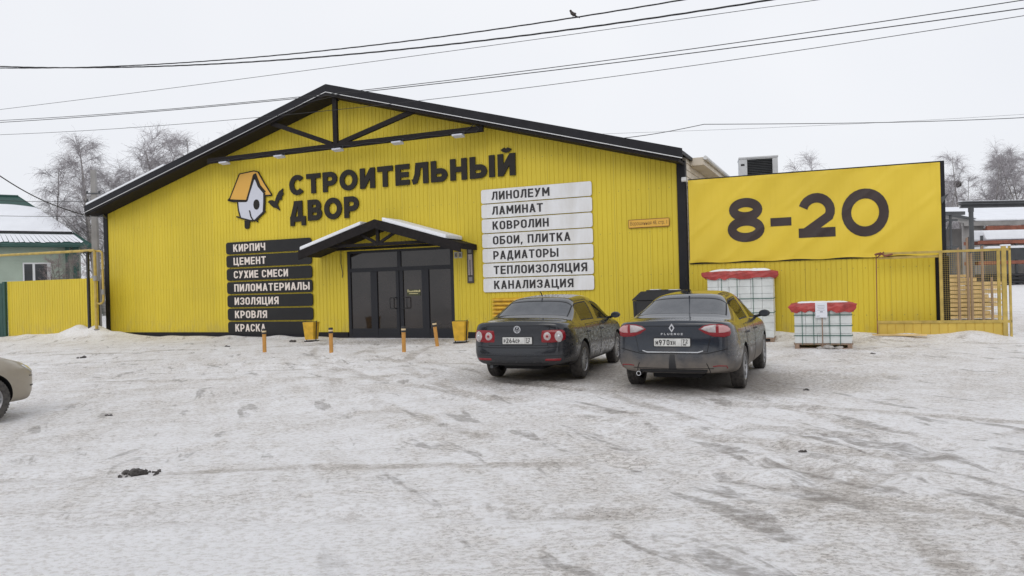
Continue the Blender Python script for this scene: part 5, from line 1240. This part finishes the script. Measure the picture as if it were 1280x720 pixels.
# ------------------------------------------------------------------ yard at the right
tb_ = empty('timber_stack', (15.1, 27.2, 0), -R(6), 'stack of fresh sawn yellow timber seen through the gate mesh', 'timber')
rr = random.Random(4); z = .08
for k in range(10):
    h_ = rr.choice((.10, .12, .13)); m = MB(); x1 = 1.75+rr.choice((0, .05, .30, .35, -.1)) if k < 9 else 1.3
    for q in range(5):
        y = q*.22; xe = x1+rr.uniform(-.05, .05); m.add([(-2.2, y, z), (xe, y, z), (xe-.02, y+.2, z), (-2.2, y+.2, z), (-2.2, y, z+h_), (xe-.20*(k % 3 == 1)*0, y, z+h_), (xe, y+.2, z+h_), (-2.2, y+.2, z+h_)], [(0, 3, 2, 1), (4, 5, 6, 7), (0, 1, 5, 4), (1, 2, 6, 5), (2, 3, 7, 6), (3, 0, 4, 7)])
        if x1 > 1.85: m.add([(xe, y, z), (xe, y, z+h_), (xe, y+.2, z+h_), (xe, y+.2, z), (xe+.22, y+.1, z+.02)], [(0, 1, 4), (1, 2, 4), (2, 3, 4), (3, 0, 4)])
    m.build('board_layer', MTIM, tb_, bevel=.004); z += h_
    m = MB()
    for xx in (-1.5, -.4, .6, 1.4): m.box(xx, xx+.07, -.02, 1.1, z, z+.028)
    m.build('spacer', MTIM2, tb_); z += .03
m = MB(); 
for q in range(5): m.box(-2.0, 1.0+rr.uniform(-.2, .1), q*.2, q*.2+.17, z, z+.09)
m.build('board_layer', MTIM, tb_)
m = MB(); m.box(-2.0, .3, .0, 1.0, z+.092, z+.14); m.build('snow_cap', MSNOW, tb_, bevel=.03)
for k, (px, h_) in enumerate(((15.15, 1.75), (15.58, 2.55), (16.05, 2.35), (16.4, 2.6), (15.9, 2.9), (16.75, 1.5))):
    m = MB(); m.hexa([(-.04, -.025, -.1), (.04, -.025, -.1), (.04, .025, -.1), (-.04, .025, -.1), (-.035, -.02, h_), (.03, -.02, h_+.03), (.03, .02, h_+.03), (-.035, .02, h_)])
    o = m.build('wooden_stake', MTIM2, None, (px, 26.75+.03*(k % 3), 0), -R(6)); tag(o, ['leftmost short wooden stake before the timber stack', 'wooden stake before the left part of the timber stack', 'wooden stake before the middle of the timber stack', 'wooden stake before the right part of the timber stack', 'tallest wooden stake before the timber stack', 'shortest wooden stake at the right end of the timber stack'][k], 'stake', 'wooden stakes along the timber stack')
GZ = .95
# travelling crane frame: round grey post with a double beam
e = empty('crane_frame', (30.0, 50, .7), R(4), 'grey steel post carrying a long dark double beam over the yard', 'crane frame')
m = MB(); m.tube([(0, 0, -.3), (0, 0, 5.1)], .14, 14); m.build('post', MSTL, e, smooth=True)
m = MB(); m.box(14, 14.5, -.2, .2, -.5, 5.1); m.build('post', MSTL, e)
m = MB(); m.box(-.7, 15, -.22, .22, 5.48, 5.56); m.box(-.7, 15, -.03, .03, 5.32, 5.5); m.box(-.7, 15, -.14, .14, 5.27, 5.32); m.box(-.7, 15, -.25, .25, 5.60, 5.68)
m.box(-.12, .12, -.12, .12, 5.0, 5.3); m.build('beam', MSTL, e)
m = MB(); m.box(-.7, 15, -.15, .15, 5.68, 5.72); m.build('snow_strip', MSNOW, e)
e = empty('steel_rack_tower', (25.1, 45, .6), R(8), 'narrow dark steel lattice tower right behind the banner end', 'tower')
m = MB()
for x in (0, .75):
    for y in (0, .9): m.box(x-.05, x+.05, y-.05, y+.05, -.3, 4.7)
for z in (1.0, 2.6, 4.2): m.box(-.4, 1.2, -.04, .04, z, z+.12); m.box(-.4, 1.2, .86, .94, z, z+.12)
for z in (1.0, 2.6): m.bar((0, 0, z), (.75, 0, z+1.6), .05, .05); m.bar((.75, .9, z), (0, .9, z+1.6), .05, .05)
m.box(-1.2, 1.6, -.15, .15, 4.55, 4.75); m.build('lattice', MSTL, e)
m = MB(); m.box(-1.2, .3, -.1, 1, 2.75, 3.3); m.build('snow_covered_load', MSNOW, e, bevel=.08)
# long shed with snowy roof
e = empty('storage_shed', (35.9, 62, GZ-.3), R(3), 'long open grey storage shed with a snow-covered roof behind the yard racks', 'shed')
m = MB(); m.hexa([(-.6, -2, 5.0), (22, -2, 5.0), (22, 6, 6.75), (-.6, 6, 6.75), (-.6, -2, 5.1), (22, -2, 5.1), (22, 6, 6.85), (-.6, 6, 6.85)]); m.build('roof', MGRY, e)
m = MB(); m.hexa([(.4, -1.9, 5.14), (22, -1.9, 5.14), (22, 6, 6.87), (1.4, 6, 6.87), (.4, -1.9, 5.29), (22, -1.9, 5.29), (22, 6, 7.02), (1.4, 6, 7.02)]); m.build('roof_snow', MSNOW, e, bevel=.06)
m = MB(); 
for k in range(9): m.bar((-.5+k*.12, -1.9, 5.36), (.0+k*.16, 5.5, 6.8), .04, .04)
m.build('roof_rib', MSTL, e)
m = MB(); m.box(-.6, 22, -2.06, -2.0, 4.78, 5.06); m.build('fascia', MGRY, e)
m = MB(); m.box(1.2, 22, -2.1, -1.9, 4.34, 4.74); 
for k in range(46): m.box(1.2+k*.45, 1.32+k*.45, -1.88, -1.2, 4.26, 4.5)
m.build('eave_beam', MRST, e)
m = MB(); m.box(-.4, 1.25, -1.6, -1.4, -.8, 5.1); 
for k in range(5): m.box(-.4+k*.36, -.34+k*.36, -1.68, -1.6, -.8, 2.6)
m.box(17, 22, -1.6, -1.4, -.8, 4.4); m.box(1.2, 22, 5, 5.2, -.8, 5); m.build('wall', MGRY, e)
# rack with red beams and snow-topped loads
rk = empty('storage_rack', (33.0, 54, GZ-.2), R(3), 'yard rack with red-brown beams in front of the open shed', 'rack')
for x in (0.1, 2.6, 5.2, 7.8, 10.4):
    for y in (0, 1.4): MB().box(x-.07, x+.07, y-.07, y+.07, -.6, 3.25 if x > .2 else 3.6).build('upright', MSTL, rk)
for z in (1.55, 3.0):
    m = MB(); m.box(-.2, 11, -.14, -.02, z, z+.24); m.box(-.2, 11, 1.42, 1.54, z, z+.24); m.build('beam', MRST, rk, bevel=.01)
m = MB(); m.hexa([(.3, -.2, 3.30), (4.3, -.2, 3.30), (4.3, 1.6, 3.30), (.3, 1.6, 3.30), (.15, -.1, 3.95), (3.9, -.1, 3.95), (3.9, 1.5, 4.05), (.15, 1.5, 4.05)]); o = m.build('covered_stack', MSNOW, None, (33.0, 54, GZ-.2), R(3), bevel=.1); tag(o, 'snow-buried stack on the upper beams of the yard rack', 'stack')
m = MB()
for k in range(18): m.box(.2+.02*(k % 3), 4.3-.03*(k % 4), -.15+.0*(k), 1.5, 1.85+k*.045, 1.85+k*.045+.035)
o = m.build('sheet_bundle', MSTL, None, (33.0, 54, GZ-.2), R(3)); tag(o, 'dark bundle of metal sheets on the lower rack beams', 'bundle')
m = MB(); m.hexa([(.15, -.2, 2.67), (4.4, -.2, 2.67), (4.4, 1.5, 2.67), (.15, 1.5, 2.67), (.5, -.1, 2.85), (4.0, -.1, 2.85), (4.0, 1.4, 2.85), (.5, 1.4, 2.85)]); o = m.build('snow_load', MSNOW, None, (33.0, 54, GZ-.2), R(3), bevel=.05); tag(o, 'thin snow layer on the dark sheet bundle of the rack', 'snow')
m = MB(); 
for k in range(8):
    for j in range(4): m.tube([(.4, -.2+k*.22, .10+j*.24), (9.8, -.2+k*.22, .10+j*.24)], .105, 8)
o = m.build('pipe_bundle', MBPL, None, (33.0, 53.8, GZ-.25), R(3)); tag(o, 'black pipe bundle lying on the ground under the yard rack', 'bundle')
m = MB(); 
for k in range(14): m.box(4.7, 10.2, -.1, 1.4, 1.85+k*.05, 1.85+k*.05+.04)
o = m.build('sheet_bundle', MBPL, None, (33.0, 54, GZ-.2), R(3)); tag(o, 'black bundle of metal sheets on the rack at the right picture edge', 'bundle')
# flat-roofed annex behind the fence with a white ventilation box
an = empty('flat_annex', G(.6, -4.6), -PSF, 'flat-roofed beige annex behind the banner, hidden but for its ventilation box', 'building')
m = MB(); m.box(.2, 5.4, 0, 5, 0, 4.5); m.build('wall', MBEI, an); m = MB(); m.box(.1, 5.5, -.1, 5.1, 4.5, 4.6); m.build('roof', MGRY, an)
vb = empty('ventilation_box', (9.75, 30.0, 5.50), -R(14), 'white box with a dark louvred opening standing above the banner', 'ventilation unit')
m = MB(); m.box(-.72, .72, 0, 1.0, 0, .06); m.box(-.72, .72, 0, 1.0, .86, .93); m.box(-.72, -.42, 0, 1.0, .06, .86); m.box(.52, .72, 0, 1.0, .06, .86); m.box(-.42, .52, .9, 1.0, .06, .86); m.box(-.74, .74, -.03, 1.02, .90, .96); m.build('casing', mat('casing_grey_white', (.55, .56, .57), .5, var=.15, vscale=3), vb, bevel=.01)
m = MB()
for k in range(12): z = .08+k*.066; m.hexa([(-.42, .03, z), (.52, .03, z), (.52, .12, z+.03), (-.42, .12, z+.03), (-.42, .03, z+.012), (.52, .03, z+.012), (.52, .12, z+.045), (-.42, .12, z+.045)])
m.box(-.42, .52, .14, .16, .06, .86); m.build('louvre', MSTL, vb)
m = MB(); m.box(-.66, -.52, -.006, .0, .62, .70); m.build('plate', MBPL, vb)
m = MB(); m.box(-.6, -.5, .1, .9, -1.0, 0); m.box(.5, .6, .1, .9, -1.0, 0); m.build('stand', MSTL, vb)

# ------------------------------------------------------------------ overhead lines (run roughly along the street front)
def line_fit(pts, u0, u1, n=40):
    a = np.polyfit([p[0] for p in pts], [p[1] for p in pts], 2); return [(u, float(np.polyval(a, u))) for u in np.linspace(u0, u1, n)]
gw = 'overhead cables crossing above the hall'
def wire(name, pts, v, r_, label, u0=34, u1=-16, twist=False, cat='cable', group=gw, deg=2, mt=None):
    L_ = line_fit(pts, u0, u1, 50 if not twist else 400); m = MB()
    if not twist: m.tube([F(u, v, z) for u, z in L_], r_, 5)
    else:
        for s_ in (0, 2*PI/3, 4*PI/3):
            m.tube([F(u, v+r_*math.cos(u*4+s_), z+r_*math.sin(u*4+s_)) for u, z in L_], r_, 5)
    o = m.build(name, mt or MWIRE, None, smooth=True); return tag(o, label, cat, group)
wire('twisted_cable', [(18.4, 8.44), (12.01, 7.65), (6.47, 7.18), (2.03, 7.06), (-1.66, 6.94)], 7.5, .0080, 'uppermost thick twisted black cable, the one the small bird sits on', twist=True)
wire('twisted_cable', [(18.4, 8.46), (13.47, 7.82), (6.47, 7.04), (2.04, 6.79), (-3.02, 6.7)], 7.5, .0095, 'thicker twisted black cable just below the uppermost one', twist=True)
wire('thin_wire', [(18.45, 7.22), (8.84, 6.91), (2.05, 6.66), (-3.76, 6.56)], 7.5, .006, 'thin wire third from the top, passing just above the gable peak')
wire('overhead_wire', [(18.47, 6.92), (12.34, 6.46), (2.06, 6.05), (-3.0, 6.07), (-6.92, 5.97)], 7.5, .008, 'upper wire of the close pair that passes behind the gable peak')
wire('overhead_wire', [(18.47, 6.85), (9.37, 6.3), (2.07, 5.98), (-3.0, 5.97), (-6.92, 5.85)], 7.5, .009, 'lower wire of the close pair that passes at the gable peak')
wire('thin_wire', [(18.49, 6.49), (8.88, 5.91), (2.07, 5.69), (-3.0, 5.74), (-6.92, 5.74)], 7.5, .006, 'lowest long thin wire, crossing the yellow gable')
m = MB(); a = Vector((-17.9, 24.4, 6.95)); b = F(23.72, .6, 4.9)
m.tube([a.lerp(b, t)+Vector((0, 0, -.42*math.sin(PI*t))) for t in np.linspace(-.6, 1, 30)], .02, 6); o = m.build('service_cable', MWIRE, None, smooth=True); tag(o, 'thick black service cable sagging from the left edge to the left roof corner', 'cable')
b2 = F(23.75, .2, 4.95)
for k, (z, dz, lb) in enumerate(((5.35, .1, 'upper thin wire running level from the left edge to the hall corner'), (6.3, .25, 'thin wire slanting down across the snowy green roof to the pole'))):
    m = MB(); a = Vector((-25.5, 30.2, z)); e_ = b2 if k == 0 else Vector((-17.95, 33.1, 5.8))
    m.tube([a.lerp(e_, t)+Vector((0, 0, -dz*math.sin(PI*max(t, 0)))) for t in np.linspace(-1, 1, 30)], .010, 5); o = m.build('thin_wire', MWIRE, None); tag(o, lb, 'cable')
P0_ = Vector((3.6, 36, 8.35)); P1_ = Vector((9.2, 36, 9.0)); P2_ = Vector((42, 36, 10.0))
def sag(a, b, s_, n=24): return [a.lerp(b, t)+Vector((0, 0, -s_*math.sin(PI*t))) for t in np.linspace(0, 1, n)]
m = MB(); m.tube(sag(P0_, P1_, .12)+sag(P1_, P2_, .55)[1:], .016, 5); o = m.build('overhead_wire', MWIRE, None); tag(o, 'dark sagging wire right of the hall roof, running to the right edge', 'cable')
m = MB(); m.tube(sag(Vector((1.5, 36.2, 8.7)), P2_, .35), .007, 4); o = m.build('thin_wire', MWIRE, None); tag(o, 'faint straight wire just above the dark sagging one at the right', 'cable')
# small bird on the uppermost cable
L_ = np.polyfit([18.4, 12.01, 6.47, 2.03, -1.66], [8.44, 7.65, 7.18, 7.06, 6.94], 2); ub = .70
bp = F(ub, 7.5, float(np.polyval(L_, ub))+.03)
e = MB(); spine = [(.085, 0, -.015), (.05, 0, .008), (.015, 0, .035), (-.02, 0, .062), (-.035, 0, .088), (-.047, 0, .103), (-.066, 0, .10)]
e.tube(spine, [.010, .016, .034, .034, .022, .024, .003], 12)
e.ball((-.042, 0, .104), .024, .022, .022, 10)
e.hexa([(.05, -.012, .01), (.13, -.016, -.035), (.13, .016, -.035), (.05, .012, .01), (.05, -.012, .02), (.13, -.016, -.028), (.13, .016, -.028), (.05, .012, .02)])
for s_ in (-1, 1): e.ball((.02, s_*.028, .04), .045, .010, .024, 8); e.tube([(0, s_*.012, .02), (0, s_*.012, -.012)], .004, 5)
o = e.build('small_bird', mat('bird_brown', (.06, .05, .045), .8, var=.4, vscale=40), None, bp, -PSI+.5, smooth=True); o.scale = (1.05, 1.05, 1.05); tag(o, 'small dark bird perched on the uppermost twisted cable', 'bird')
# ------------------------------------------------------------------ unseen houses and trees added behind the viewer to mirror in glass and paint
for k, (x, y, rz, wd_, lb) in enumerate(((-16, -24, .1, 13, 'unseen brown timber house added for reflections, left of the viewer'), (4, -27, -.05, 12, 'unseen brown timber house added for reflections, straight behind the viewer'), (22, -25, -.2, 13, 'unseen brown timber house added for reflections, right of the viewer'))):
    e = empty('reflection_house', (x, y, -.1), rz, lb, 'house', 'unseen houses added for reflections')
    m = MB(); m.box(-wd_/2, wd_/2, -8, 0, 0, 3.6); m.add([(-wd_/2, 0, 3.6), (-wd_/2, -8, 3.6), (-wd_/2, -4, 6.6), (wd_/2, 0, 3.6), (wd_/2, -8, 3.6), (wd_/2, -4, 6.6)], [(0, 1, 2), (3, 5, 4)]); m.build('wall', MTIM2, e)
    m = MB(); s_ = wd_/2+.4
    for y1, y2 in ((.5, -4), (-8.5, -4)): m.hexa([(-s_, y1, 3.25), (s_, y1, 3.25), (s_, y2, 6.62), (-s_, y2, 6.62), (-s_, y1, 3.4), (s_, y1, 3.4), (s_, y2, 6.8), (-s_, y2, 6.8)])
    m.build('roof', MGRY, e); m = MB()
    for xx in (-4, -1, 2.5): m.box(xx, xx+1.1, .0, .05, 1.2, 2.6)
    m.build('window', MWIN, e)
for k in range(9): tree(('wide', 'twin')[k % 2], (-34+k*8.5, -38+4*math.sin(k*2), 0), .95, k*1.1, 'bare tree of the unseen row added behind the viewer for reflections', 'unseen trees added for reflections')
